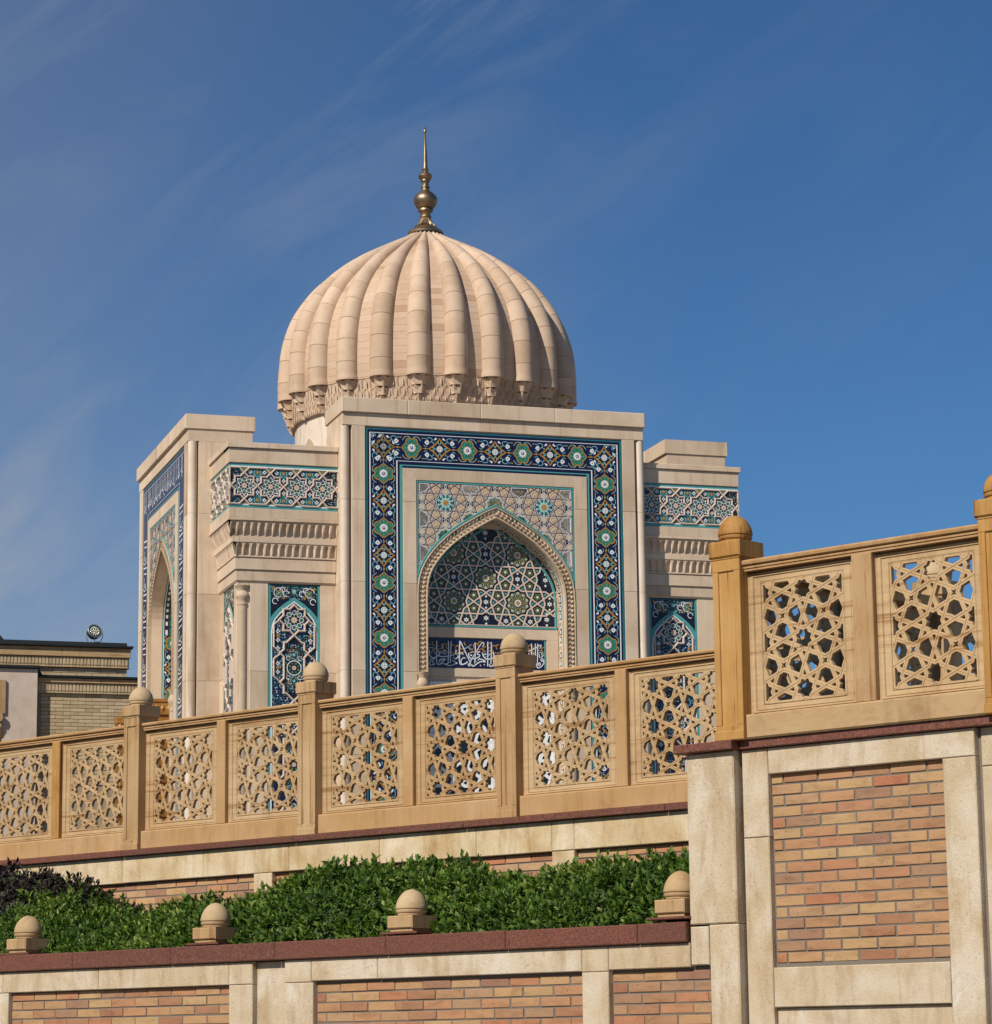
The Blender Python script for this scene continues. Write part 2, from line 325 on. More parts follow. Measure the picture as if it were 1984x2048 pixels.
    def mesh(s, name, mats, smooth=False):
        me = bpy.data.meshes.new(name); me.from_pydata(s.v, [], s.f)
        for m in mats: me.materials.append(m)
        if len(mats) > 1: me.polygons.foreach_set('material_index', s.m)
        if smooth: me.shade_smooth() if hasattr(me, 'shade_smooth') else me.polygons.foreach_set('use_smooth', [True]*len(me.polygons))
        me.update(); return me
    def build(s, name, mats, parent=None, base=(0, 0, 0), smooth=False, bevel=0, auto=None):
        if base != (0, 0, 0): s.v = [(p[0]-base[0], p[1]-base[1], p[2]-base[2]) for p in s.v]
        if not isinstance(mats, (list, tuple)): mats = [mats]
        return link(name, s.mesh(name, mats, smooth), parent, bevel=bevel, auto=auto)
def link(name, me, parent=None, loc=(0, 0, 0), rotz=0, bevel=0, auto=None, scale=None):
    o = bpy.data.objects.new(name, me); C.objects.link(o); o.parent = parent; o.location = loc; o.rotation_euler = (0, 0, rotz)
    if scale: o.scale = scale
    if bevel:
        b = o.modifiers.new('edge', 'BEVEL'); b.width = bevel; b.segments = 2; b.limit_method = 'ANGLE'; b.angle_limit = math.radians(40)
    if auto:
        me.shade_smooth(); me.set_sharp_from_angle(angle=math.radians(auto))
    return o
def tag(o, label=None, cat=None, group=None, kind=None):
    for k, v in (('label', label), ('category', cat), ('group', group), ('kind', kind)):
        if v: o[k] = v
    return o
FR_W = ((1.2738719, 19.34190258), math.radians(-42.557))     # wall frame: x along the wall, y into the hill
FR_M = ((-0.11300693, 58.90036968), math.radians(17.036))    # mausoleum frame
def thing(name, label, cat, frame, at, group=None):
    (ox, oy), a = frame
    o = bpy.data.objects.new(name, None); C.objects.link(o); o.empty_display_size = .3
    o.location = (ox+at[0]*math.cos(a)-at[1]*math.sin(a), oy+at[0]*math.sin(a)+at[1]*math.cos(a), at[2]); o.rotation_euler = (0, 0, a)
    return tag(o, label, cat, group)
def arc(cx, cz, r, a0, a1, n=12): return [(cx+r*math.cos(a0+(a1-a0)*i/n), cz+r*math.sin(a0+(a1-a0)*i/n)) for i in range(n+1)]
def circ(cx, cz, r, n=10, ph=0, rz=None): return [(cx+r*math.cos(ph+2*PI*i/n), cz+(rz or r)*math.sin(ph+2*PI*i/n)) for i in range(n)]
def star(cx, cz, r, q, n, ph=PI/2): return [(cx+(r if i % 2 == 0 else q)*math.cos(ph+PI*i/n), cz+(r if i % 2 == 0 else q)*math.sin(ph+PI*i/n)) for i in range(2*n)]
def smooth_closed(pts, it=2):
    for _ in range(it):
        out = []
        for i in range(len(pts)):
            a, b = pts[i], pts[(i+1) % len(pts)]
            out += [(a[0]*.75+b[0]*.25, a[1]*.75+b[1]*.25), (a[0]*.25+b[0]*.75, a[1]*.25+b[1]*.75)]
        pts = out
    return pts
def smooth_open(pts, it=2):
    for _ in range(it):
        out = [pts[0]]
        for i in range(len(pts)-1):
            a, b = pts[i], pts[i+1]
            out += [(a[0]*.75+b[0]*.25, a[1]*.75+b[1]*.25), (a[0]*.25+b[0]*.75, a[1]*.25+b[1]*.75)]
        pts = out+[pts[-1]]
    return pts

# ------------------------------------------------------------------ star-pattern geometry (lines in contact on polygon tilings)
def contact(c, a, n, rot, phi, k):
    """segments inside a regular polygon: from each edge midpoint two lines at angle phi off the inward radius"""
    tb = math.tan(k*PI/n); t = a*tb/(math.sin(phi)+math.cos(phi)*tb); out = []
    for i in range(n):
        w = rot+2*PI*i/n; m = (c[0]+a*math.cos(w), c[1]+a*math.sin(w))
        for s in (1, -1):
            d = w+PI+s*phi; out.append((m, (m[0]+t*math.cos(d), m[1]+t*math.sin(d))))
    return out
def faces_of(segs, rect=None):
    if rect:
        x0, z0, x1, z1 = rect; out = []
        for (a, b) in segs:
            t0, t1 = 0., 1.; dx, dz = b[0]-a[0], b[1]-a[1]; ok = True
            for p, q in ((-dx, a[0]-x0), (dx, x1-a[0]), (-dz, a[1]-z0), (dz, z1-a[1])):
                if abs(p) < 1e-12:
                    if q < 0: ok = False
                else:
                    r = q/p
                    if p < 0: t0 = max(t0, r)
                    else: t1 = min(t1, r)
            if ok and t1-t0 > 1e-6: out.append(((a[0]+dx*t0, a[1]+dz*t0), (a[0]+dx*t1, a[1]+dz*t1)))
        segs = out+[((x0, z0), (x1, z0)), ((x1, z0), (x1, z1)), ((x1, z1), (x0, z1)), ((x0, z1), (x0, z0))]
    S = np.array([[*a, *b] for a, b in segs]); N = len(S)
    A, D = S[:, :2], S[:, 2:]-S[:, :2]; Ln = np.hypot(D[:, 0], D[:, 1]); cuts = [[0., 1.] for _ in range(N)]
    den = D[:, None, 0]*D[None, :, 1]-D[:, None, 1]*D[None, :, 0]
    W = A[None]-A[:, None]
    with np.errstate(all='ignore'):
        T = (W[..., 0]*D[None, :, 1]-W[..., 1]*D[None, :, 0])/den
        U = (W[..., 0]*D[:, None, 1]-W[..., 1]*D[:, None, 0])/den
    e = 1e-5
    hit = (np.abs(den) > 1e-9) & (T > -e) & (T < 1+e) & (U > -e) & (U < 1+e)
    for i, j in zip(*np.nonzero(hit)): cuts[i].append(float(min(1, max(0, T[i, j]))))
    key, pts = {}, []
    def vid(p):
        kx, kz = round(p[0]*2e4), round(p[1]*2e4)
        for ax in (0, -1, 1):
            for az in (0, -1, 1):
                if (kx+ax, kz+az) in key: return key[(kx+ax, kz+az)]
        key[(kx, kz)] = len(pts); pts.append(p); return len(pts)-1
    nb = {}
    for i in range(N):
        ids = [vid((A[i, 0]+D[i, 0]*t, A[i, 1]+D[i, 1]*t)) for t in sorted(cuts[i])]
        for a, b in zip(ids, ids[1:]):
            if a != b: nb.setdefault(a, set()).add(b); nb.setdefault(b, set()).add(a)
    ch = True
    while ch:
        ch = False
        for v in list(nb):
            if len(nb[v]) == 1:
                w = nb[v].pop(); nb[w].discard(v); del nb[v]; ch = True
            elif not nb[v]: del nb[v]
    order = {v: sorted(ns, key=lambda w: math.atan2(pts[w][1]-pts[v][1], pts[w][0]-pts[v][0])) for v, ns in nb.items()}
    seen, out = set(), []
    for v in order:
        for w in order[v]:
            if (v, w) in seen: continue
            loop, a, b = [], v, w
            while (a, b) not in seen:
                seen.add((a, b)); loop.append(a); o = order[b]; a, b = b, o[(o.index(a)-1) % len(o)]
            P = [pts[i] for i in loop]
            ar = sum(P[i-1][0]*P[i][1]-P[i][0]*P[i-1][1] for i in range(len(P)))/2
            if ar > 1e-6: out.append(P)
    res = []
    for P in out:                                     # drop collinear vertices
        Q = []
        for i in range(len(P)):
            a, b, c = P[i-1], P[i], P[(i+1) % len(P)]
            cr = (b[0]-a[0])*(c[1]-b[1])-(b[1]-a[1])*(c[0]-b[0])
            if abs(cr) > 1e-4*(math.hypot(b[0]-a[0], b[1]-a[1])*math.hypot(c[0]-b[0], c[1]-b[1])): Q.append(b)
        if len(Q) > 2: res.append(Q)
    return res
def inset(P, w):
    """polygon moved inwards by w, same vertex count; edges that vanish collapse onto one point; None if nothing is left"""
    gr = [[i] for i in range(len(P))]; Q = list(P)
    for _ in range(12):
        n = len(Q)
        if n < 3: return None
        out, bad = [], None
        for i in range(n):
            a, b, c = Q[i-1], Q[i], Q[(i+1) % n]
            d1 = (b[0]-a[0], b[1]-a[1]); d2 = (c[0]-b[0], c[1]-b[1]); l1 = math.hypot(*d1) or 1e-9; l2 = math.hypot(*d2) or 1e-9
            n1 = (-d1[1]/l1, d1[0]/l1); n2 = (-d2[1]/l2, d2[0]/l2); k = 1+n1[0]*n2[0]+n1[1]*n2[1]
            k = max(k, .12)
            out.append((b[0]+(n1[0]+n2[0])*w/k, b[1]+(n1[1]+n2[1])*w/k))
        best = 1e9
        for i in range(n):
            a, b = Q[i], Q[(i+1) % n]; p, q = out[i], out[(i+1) % n]; L = math.hypot(b[0]-a[0], b[1]-a[1])
            if (b[0]-a[0])*(q[0]-p[0])+(b[1]-a[1])*(q[1]-p[1]) <= 0 and L < best: best, bad = L, i
        if bad is None:
            if area(out) <= 0: return None
            res = [None]*len(P)
            for g, p in zip(gr, out):
                for i in g: res[i] = p
            return res
        j = (bad+1) % n; m = ((Q[bad][0]+Q[j][0])/2, (Q[bad][1]+Q[j][1])/2)
        Q[bad] = m; gr[bad] = gr[bad]+gr[j]; del Q[j]; del gr[j]
    return None
def area(P): return sum(P[i-1][0]*P[i][1]-P[i][0]*P[i-1][1] for i in range(len(P)))/2
def centre(P): return (sum(p[0] for p in P)/len(P), sum(p[1] for p in P)/len(P))
def girih10(rect, c0, d, zs=1.0):
    """decagons edge to edge on a 72-degree rhombic lattice with bow-ties between; returns faces and decagon centres"""
    x0, z0, x1, z1 = rect; a = d/2; s = a*2*math.tan(PI/10); segs, cs = [], []
    vx, vz = d*math.cos(PI/5), d*math.sin(PI/5)
    for i in range(-14, 15):
        for j in range(-14, 15):
            c = (c0[0]+(i+j)*vx, c0[1]+(i-j)*vz)
            if x0-d < c[0] < x1+d and c0[1]+(z0-c0[1])/zs-d < c[1] < c0[1]+(z1-c0[1])/zs+d:
                cs.append(c); segs += contact(c, a, 10, 0, math.radians(36), 2)
                bx, bz = c[0]+vx, c[1]
                L_ = (bx-.951*s, bz); R_ = (bx+.951*s, bz); q = [(bx+sx*.4755*s, bz+sz*.3455*s) for sx in (-1, 1) for sz in (1, -1)]
                segs += [(L_, q[0]), (L_, q[1]), (R_, q[2]), (R_, q[3]), (q[0], (bx-.363*s, bz)), (q[1], (bx-.363*s, bz)), (q[2], (bx+.363*s, bz)), (q[3], (bx+.363*s, bz))]
    f = lambda p: (p[0], c0[1]+(p[1]-c0[1])*zs)
    return faces_of([(f(p), f(q)) for p, q in segs], rect), [f(c) for c in cs]

# ================================================================== SETTING
def sheet(name, x0, x1, y0, y1, z, m, frame=None):
    b = MB(); b.add([(x0, y0, 0), (x1, y0, 0), (x1, y1, 0), (x0, y1, 0)], [(0, 1, 2, 3)])
    o = b.build(name, m); o['kind'] = 'structure'
    if frame: o.location = (*frame[0], z); o.rotation_euler = (0, 0, frame[1])
    else: o.location = (0, 0, z)
    return o
sheet('ground', -1500, 1500, -1500, 1500, 0, M['ground'])
b = MB(); b.box(-60, 60, 2.62, 160, -3.4, 0); o = b.build('terrace', M['paving']); o['kind'] = 'structure'; o.location = (*FR_W[0], 3.42); o.rotation_euler = (0, 0, FR_W[1])
b = MB(); b.box(.3, 60, .2, 2.60, -3.5, 0); o = b.build('stair_landing', M['paving']); o['kind'] = 'structure'; o.location = (*FR_W[0], 3.56); o.rotation_euler = (0, 0, FR_W[1])
b = MB(); b.box(-40, .02, .16, 2.55, -2.3, 0); o = b.build('planter_soil', M['soil']); o['kind'] = 'structure'; o.location = (*FR_W[0], 2.40); o.rotation_euler = (0, 0, FR_W[1])

# ================================================================== RETAINING WALLS
brick_cache = {}
def brick_mesh(l, h, d, m):
    k = (round(l, 2), round(h, 3), m)
    if k not in brick_cache:
        b = MB(); b.cbox(-k[0]/2, k[0]/2, 0, d, -h/2, h/2, .0035)
        brick_cache[k] = b.mesh('brick', [M[m]])
    return brick_cache[k]
def brick_panel(parent, base, x0, x1, ztop, zbot, y, course, mod, first, m='brick', h=None, d=.05, zref=None):
    """rows of single bricks; zref is the bottom of one course, first the offset of a vertical joint in that course"""
    h = h or course-.012; n = 0; z = zref if zref is not None else zbot
    k0 = math.floor((zbot-z)/course-.3); k1 = math.ceil((ztop-z)/course)
    for k in range(k0, k1+1):
        zz = z+k*course
        lo, hi = max(zz, zbot+.004), min(zz+h, ztop-.001)
        if hi-lo < .018: continue
        off = first+(mod/2 if k % 2 else 0)+rnd.uniform(-.012, .012)
        a = x0+((off-x0) % mod)-mod
        while a < x1:
            l, r = max(a+.006, x0+.004), min(a+mod-.006, x1-.004); a += mod
            if r-l < .03: continue
            me = brick_mesh(r-l, round(hi-lo, 3), d, m)
            o = link('brick', me, parent, ((l+r)/2-base[0], y+rnd.uniform(-.003, .0035)-base[1], (lo+hi)/2-base[2]+rnd.uniform(-.0012, .0012)))
            o.rotation_euler = (rnd.uniform(-.012, .012), rnd.uniform(-.004, .004), rnd.uniform(-.012, .012))
            n += 1
    return n
def slab(parent, base, name, x0, x1, y0, y1, z0, z1, m, c=.006):
    q = MB(); q.cbox(x0, x1, y0, y1, z0, z1, c); return q.build(name, M[m], parent, base)

# --- low planter wall, left
B_ = (-4., .1, 0.); T = thing('planter_wall', 'low brick and limestone planter wall under a thick red granite coping, at the foot of the green bed', 'wall', FR_W, B_)
q = MB(); q.box(-14, -.001, .0495, .15, 0, 2.30); q.box(.0, .16, .0495, .063, 0, 2.15); q.build('mortar_bed', M['mortar'], T, B_)
jo = [-14, -12.6, -11.38, -10.16, -8.94, -7.72, -6.50, -5.275, -4.06, -2.86, -1.66, -.44, -.012]
for a, c in zip(jo, jo[1:]): slab(T, B_, 'granite_coping', a+.002, c-.002, -.035, .30, 2.312, 2.448+rnd.uniform(-.002, .003), 'granite', .008)
band = [-14, -11.2, -9.3, -7.46, -6.2, -4.62, -4.345]
for a, c in zip(band, band[1:]): slab(T, B_, 'stone_band', a+.002, c-.002, 0, .10, 2.137, 2.308, 'stain')
band = [-3.985, -3.69, -2.98, -.975, -.731, -.005]
for a, c in zip(band, band[1:]): slab(T, B_, 'stone_band', a+.002, c-.002, 0, .10, 2.142+rnd.uniform(-.006, .003), 2.308, 'stain')
slab(T, B_, 'corner_stone', -.002, .153, .002, .10, 2.155, 2.412, 'stain', .008)
for a, c, y0 in ((-7.75, -7.38, 0), (-4.616, -4.345, 0), (-4.343, -3.987, .045), (-3.985, -3.669, 0), (-.975, -.731, 0)):
    slab(T, B_, 'stone_pilaster', a+.001, c-.001, y0, .10, 0, 2.134 if y0 == 0 else 2.305, 'stain')
brick_panel(T, B_, -7.38, -4.62, 2.134, 1.45, .042, .0745, .290, -7.231, zref=1.993)
brick_panel(T, B_, -3.667, -.977, 2.138, 1.45, .042, .0745, .287, -3.562, zref=1.985)
brick_panel(T, B_, -.729, .153, 2.142, 1.45, .042, .0745, .288, -.60, zref=1.99)
brick_panel(T, B_, -9.4, -7.76, 2.134, 1.75, .042, .0745, .290, -7.231, zref=1.993)

# --- pier and panelled wall, right
B_ = (1., .1, 0.); T = thing('panelled_wall', 'tall limestone wall on the right with one framed panel of mixed red and yellow brick', 'wall', FR_W, B_)
q = MB(); q.box(.62, 2.03, .1115, .1179, 2.11, 3.41); q.box(.001, 9, .118, .19, 0, 3.57); q.build('mortar_bed', M['mortar'], T, B_)
slab(T, B_, 'pier_stone', -.002, .402, .0, .116, 2.424, 3.572, 'stain', .009)
slab(T, B_, 'pier_stone', .160, .408, .0, .116, 0, 2.419, 'stain', .009)
slab(T, B_, 'frame_stone', .425, .639, .065, .117, 2.985, 3.572, 'stain')
slab(T, B_, 'frame_stone', .425, .636, .065, .117, 0, 2.981, 'stain')
slab(T, B_, 'frame_stone', .643, 2.268, .065, .117, 3.397, 3.572, 'stain')
slab(T, B_, 'frame_stone', 2.024, 2.27, .065, .117, 0, 3.393, 'stain')
slab(T, B_, 'frame_stone', .640, 2.020, .065, .117, 1.865, 2.124, 'stain')
slab(T, B_, 'panel_stone', .640, 2.020, .098, .1175, .2, 1.862, 'stain')
slab(T, B_, 'pier_stone', 2.292, 2.9, .105, .1178, 3.33, 3.572, 'stain')
slab(T, B_, 'pier_stone', 2.292, 2.9, .105, .1178, 0, 3.326, 'stain')
slab(T, B_, 'frame_stone', 2.93, 9, .065, .117, 0, 3.572, 'stain')
brick_panel(T, B_, .641, 2.021, 3.396, 2.122, .104, .0737, .2855, .880, zref=3.264-.004, d=.03)
for a, c, f in ((-.071, .43, -.055), (.434, 2.45, .03), (2.454, 4.6, .03), (4.604, 9, .03)):
    slab(T, B_, 'granite_coping', a, c, f, .45, 3.576, 3.636, 'granite', .006)

# --- terrace wall behind the planting
B_ = (-5., 2.6, 0.); T = thing('terrace_wall', 'ochre stained limestone wall behind the planting, carrying the long lower balustrade', 'wall', FR_W, B_)
q = MB(); q.box(-24, .3, 2.554, 2.70, 0, 3.455); q.build('mortar_bed', M['mortar'], T, B_)
jo = [-24, -14.8, -13.6, -12.4, -11.2, -10.05, -8.905, -7.755, -6.6, -5.45, -4.3, -3.45, -3.205, -1.7, .3]
for a, c in zip(jo, jo[1:]): slab(T, B_, 'stone_band', a+.0015, c-.0015, 2.50, 2.60, 3.216+rnd.uniform(-.003, .003), 3.462, 'stain_back')
for c0 in (-10.56, -6.943, -3.326, .2): slab(T, B_, 'stone_pilaster', c0-.121, c0+.121, 2.501, 2.60, 1.9, 3.212, 'stain_back')
for a, c in ((-14.0, -10.683), (-10.437, -7.066), (-6.820, -3.449), (-3.203, .05)):
    brick_panel(T, B_, a, c, 3.212, 2.80, 2.547, .0705, .287, a+.1, 'brick_pink', zref=3.076)
jo = [-24, -13.1, -11.0, -8.87, -6.5, -4.4, -2.2, .3]
for a, c in zip(jo, jo[1:]): slab(T, B_, 'granite_coping', a+.002, c-.002, 2.45, 2.78, 3.466, 3.520, 'granite', .005)

# ================================================================== BALUSTRADES
def lattice_mesh(name, fx0, fx1, fz0, fz1, lx0, lx1, lz0, lz1, sx, sz, px, pz, w=.0145, T=.034):
    """stone panel: moulded rectangular frame round an eight-pointed star lattice cut right through"""
    segs = []; nx = int((lx1-lx0)/px)+3; nz = int((lz1-lz0)/pz)+3; a = .5; h = a*2*math.tan(PI/8)/2
    f = lambda p: (sx+p[0]*px, sz+p[1]*pz)
    for i in range(-2, nx):
        for j in range(-2, nz):
            segs += contact((i, j), a, 8, 0, PI/8, 2); segs += contact((i+.5, j+.5), h*1.0, 4, PI/4, PI/8, 1)
    # octagon edge midpoints on the diagonals lie at a from the centre: match the square's apothem
    F = faces_of([(f(p), f(q)) for p, q in segs], (lx0, lz0, lx1, lz1))
    m = MB(); g = .004
    for P in F:
        e = inset(P, .0028); i1 = inset(P, w)
        n = len(P)
        if e is None: m.flat(P, 0); continue
        m.add([(x, g, z) for x, z in P]+[(x, 0, z) for x, z in e], [(k, (k+1) % n, n+(k+1) % n, n+k) for k in range(n)])
        if i1 is None or area(i1) < 1.2e-4: m.flat(e, 0); m.flat(list(reversed(P)), T); continue
        c2 = inset(P, w-.003) or i1
        m.add([(x, 0, z) for x, z in e]+[(x, 0, z) for x, z in c2]+[(x, .004, z) for x, z in i1]+[(x, T, z) for x, z in i1]+[(x, T, z) for x, z in P],
              [f_ for k in range(n) for k2 in [(k+1) % n] for f_ in ((k, k2, n+k2, n+k), (n+k, n+k2, 2*n+k2, 2*n+k), (2*n+k, 2*n+k2, 3*n+k2, 3*n+k), (3*n+k, 3*n+k2, 4*n+k2, 4*n+k))])
    rings = [((lx0, lz0, lx1, lz1), 0), ((lx0-.004, lz0-.004, lx1+.004, lz1+.004), .004), ((lx0-.008, lz0-.008, lx1+.008, lz1+.008), 0)]
    gx, gz = min(lx0-fx0, fx1-lx1)*.52, min(lz0-fz0, fz1-lz1)*.52
    rings += [((lx0-gx, lz0-gz, lx1+gx, lz1+gz), -.001), ((lx0-gx-.004, lz0-gz-.004, lx1+gx+.004, lz1+gz+.004), .005), ((lx0-gx-.010, lz0-gz-.010, lx1+gx+.010, lz1+gz+.010), -.006),
              ((fx0+.016, fz0+.014, fx1-.016, fz1-.014), -.006), ((fx0+.012, fz0+.010, fx1-.012, fz1-.010), .002), ((fx0, fz0, fx1, fz1), -.008), ((fx0, fz0, fx1, fz1), T)]
    vs_, fs = [], []
    for (a0, b0, a1, b1), y in rings: vs_ += [(a0, y, b0), (a1, y, b0), (a1, y, b1), (a0, y, b1)]
    for r in range(len(rings)-1):
        for k in range(4): fs.append((r*4+(k+1) % 4, r*4+k, (r+1)*4+k, (r+1)*4+(k+1) % 4))
    vs_ += [(lx0, T, lz0), (lx1, T, lz0), (lx1, T, lz1), (lx0, T, lz1)]; r = len(rings)
    for k in range(4): fs.append(((r-1)*4+(k+1) % 4, (r-1)*4+k, r*4+k, r*4+(k+1) % 4))
    m.add(vs_, fs)
    return m.mesh(name, [M['sand_h']])
def dome_prof(r, h, z, tip=.42):
    """onion-tipped stone ball with a waist ring"""
    p = [(r*.80, z-.022), (r*.86, z-.018), (r*.86, z-.004), (r*.93, z), (r*.97, z+.010), (r*.97, z+.016), (r*.92, z+.018), (r*.92, z+.022), (r*.985, z+.030)]
    for t in (.07, .16, .27, .38, .5, .62, .73, .82, .90, .955, .985):
        p.append((r*(1-t)**.52*(1+tip*t)*(1-.06*math.exp(-((t-.0)/.10)**2)*0), z+.030+(h-.03)*t))
    p.append((.004, z+h)); return p
def post(T, base, x, w, y0, z0, zc, m, capw=.258, cz=.105):
    p = MB(); hw = w/2; d = .236
    p.box(x-hw, x+hw, y0+.012, y0+d, z0, zc)                                # shaft
    for a0, a1, b0, b1 in ((x-hw, x+hw, z0, z0+.10), (x-hw, x+hw, zc-.085, zc), (x-hw, x-hw+.05, z0+.10, zc-.085), (x+hw-.05, x+hw, z0+.10, zc-.085)):
        p.cbox(a0, a1, y0, y0+.0125, b0, b1, .004)                         # raised margin round the sunk panel
    p.cbox(x-hw-.006, x+hw+.006, y0-.012, y0+d, z0-.001, z0+.065, .006)    # foot block
    o = p.build('baluster_post', M[m], T, base)
    c = MB(); c.cbox(x-capw/2, x+capw/2, y0-.017, y0+d+.017, zc+.012, zc+.012+cz, .009); c.box(x-hw-.004, x+hw+.004, y0-.004, y0+d+.004, zc, zc+.0125)
    c.build('post_cap', M[m if m == 'sand_o' else 'sand_v'], o, base)
    f = MB(); f.lathe(dome_prof(.120, .168, zc+.012+cz+.022, .46), 28, x, y0+d/2); f.build('finial', M['sand_w' if m != 'sand_o' else 'sand_o'], o, base, auto=35)
def rail(T, base, x0, x1, y, z0, z1):
    prof = [(0.008, 0), (0.008, .018), (0.0, .018), (0.0, .030), (.010, .031), (.010, .036), (-.006, .038), (-.016, .044), (-.020, z1-z0-.012), (-.012, z1-z0), (.19, z1-z0+.004), (.19, 0)]
    n = len(prof); p = MB()
    p.add([(x0, y+a, z0+b_) for a, b_ in prof]+[(x1, y+a, z0+b_) for a, b_ in prof], [tuple(reversed(range(n))), tuple(range(n, 2*n))]+[(i, (i+1) % n, n+(i+1) % n, n+i) for i in range(n)])
    p.build('handrail', M['sand_m'], T, base)
# --- lower run
B_ = (-5., 2.6, 3.52); T = thing('stone_balustrade', 'long lower sandstone balustrade of star-pierced panels with ball-topped posts, before the mausoleum', 'balustrade', FR_W, B_)
posts = [-13.647, -11.222, -8.797, -6.372, -3.944, -1.519]
lat1 = lattice_mesh('lattice_panel', -.545, .500, -.468, .468, -.435, .400, -.405, .405, -.435+.135, .0, .317, .331)
mulls = []
for i, x in enumerate(posts):
    post(T, B_, x, .222, 2.50, 3.521, 4.785, ['sand_v', 'sand_v', 'sand_v', 'sand_v', 'sand_v', 'sand_v'][i])
for i, (a, c) in enumerate(zip(posts, posts[1:]+[.3])):
    l, r = a+.111, c-.111
    if c > 0: r = .25
    mx = l+1.112
    rail(T, B_, l+.001, r-.001, 2.555, 4.656, 4.726)
    p = MB(); p.cbox(l+.001, r-.001, 2.53, 2.70, 3.521, 3.698, .012); p.build('base_rail', M['sand_m'], T, B_)
    if mx+.06 < r:
        p = MB(); p.cbox(mx-.06, mx+.06, 2.55, 2.66, 3.700, 4.655, .005); p.build('mullion', M['sand_o' if i == 1 else 'sand_m'], T, B_)
    for x0, x1 in ((l, mx-.06), (mx+.06, r)):
        if x1-x0 < .5: continue
        link('lattice_panel', lat1, T, ((x0+x1)/2+.022-B_[0], 2.60-B_[1], 4.166-B_[2]), scale=((x1-x0-.004)/1.045, 1, 1))
# --- upper run
B_ = (1.4, .1, 3.636); T = thing('stone_balustrade', 'higher sandstone balustrade at the right edge with an orange-grained end post, on the brick-panelled wall', 'balustrade', FR_W, B_)
post(T, B_, .398, .234, -.02, 3.637, 4.872, 'sand_o', .268, .112)
post(T, B_, 2.536, .234, -.02, 3.637, 4.872, 'sand_o', .268, .112)
lat2 = lattice_mesh('lattice_panel', -.444, .444, -.478, .478, -.34, .34, -.415, .415, -.34, .0, .34, .334, w=.0165)
for l, r in ((.515, 2.418), (2.654, 4.6)):
    rail(T, B_, l+.001, r-.001, .025, 4.778, 4.852)
    p = MB(); p.cbox(l+.001, r-.001, .0, .17, 3.637, 3.802, .012); p.build('base_rail', M['sand_w'], T, B_)
    mx = l+.968
    p = MB(); p.cbox(mx-.08, mx+.08, .025, .16, 3.804, 4.777, .005); p.build('mullion', M['sand_v'], T, B_)
    link('lattice_panel', lat2, T, ((l+mx-.08)/2-B_[0], .08-B_[1], 4.281-B_[2]))
    link('lattice_panel', lat2, T, ((mx+.08+r)/2-B_[0], .08-B_[1], 4.281-B_[2]), scale=((r-mx-.082)/.888, 1, 1))

# --- ball finials standing on the planter coping
fin = {}
names = ['stone ball finial on the planter coping furthest left, in front of the dark purple shrub', 'stone ball finial on the planter coping left of the broad recessed pier',
         'stone ball finial on the planter coping before the middle of the tall green hedge', 'stone ball finial on the planter coping tucked against the tall right-hand wall, block whitened']
for i, x in enumerate((-7.292, -4.918, -2.745, -.178)):
    B_ = (x, .13, 2.449); T = thing('stone_finial', names[i], 'finial', FR_W, B_, 'ball finials along the planter coping')
    zo = (-.0, .006, .012, .018)[i]
    if not fin:
        q = MB(); q.cbox(-.19, .19, -.150, .19, 0, .018, .008); fin['pad'] = q.mesh('granite_pad', [M['granite']])
        q = MB(); q.cbox(-.118, .118, -.112, .118, .019, .042, .004); q.cbox(-.134, .134, -.130, .134, .043, .138, .009); fin['block'] = q.mesh('block', [M['sand_v']])
        q = MB(); q.lathe(dome_prof(.122, .172, .162, .36), 32); me = q.mesh('ball', [M['sand_w']]); me.shade_smooth(); me.set_sharp_from_angle(angle=math.radians(35)); fin['ball'] = me
    for nm, me in (('granite_pad', fin['pad']), ('block', fin['block']), ('ball', fin['ball'])):
        link(nm, me, T, (0, 0, zo), rotz=rnd.uniform(-.03, .03) if nm == 'block' else rnd.uniform(0, 6) if nm == 'ball' else 0)

# ================================================================== MAUSOLEUM
TN = ['navy', 'ink', 'teal', 'turq', 'aqua', 'green', 'gold', 'olive', 'white', 'cream', 'blush']
TM = [M[n] for n in TN]; K = {n: i for i, n in enumerate(TN)}
class Tile(MB):
    """printed tile work: thin polygons laid in layers 2.5 mm apart on one base plane"""
    def __init__(s, y=0.): super().__init__(); s.y = y
    def p(s, poly, c, lay):
        if area(poly) < 0: poly = list(reversed(poly))
        s.flat(poly, s.y-.0025*lay, K[c])
    def l(s, pts, w, c, lay, closed=False): s.stroke(pts, w, s.y-.0025*lay, K[c], closed)
    def rect(s, x0, z0, x1, z1, c, lay): s.p([(x0, z0), (x1, z0), (x1, z1), (x0, z1)], c, lay)
    def frame(s, x0, z0, x1, z1, w, c, lay): s.l([(x0+w/2, z0+w/2), (x1-w/2, z0+w/2), (x1-w/2, z1-w/2), (x0+w/2, z1-w/2)], w*1.0, c, lay, True)
BASE = (.12, 5.35, 3.42)
MAUS = thing('mausoleum', 'cream limestone mausoleum with a ribbed melon dome and blue tiled portals', 'mausoleum', FR_M, BASE)

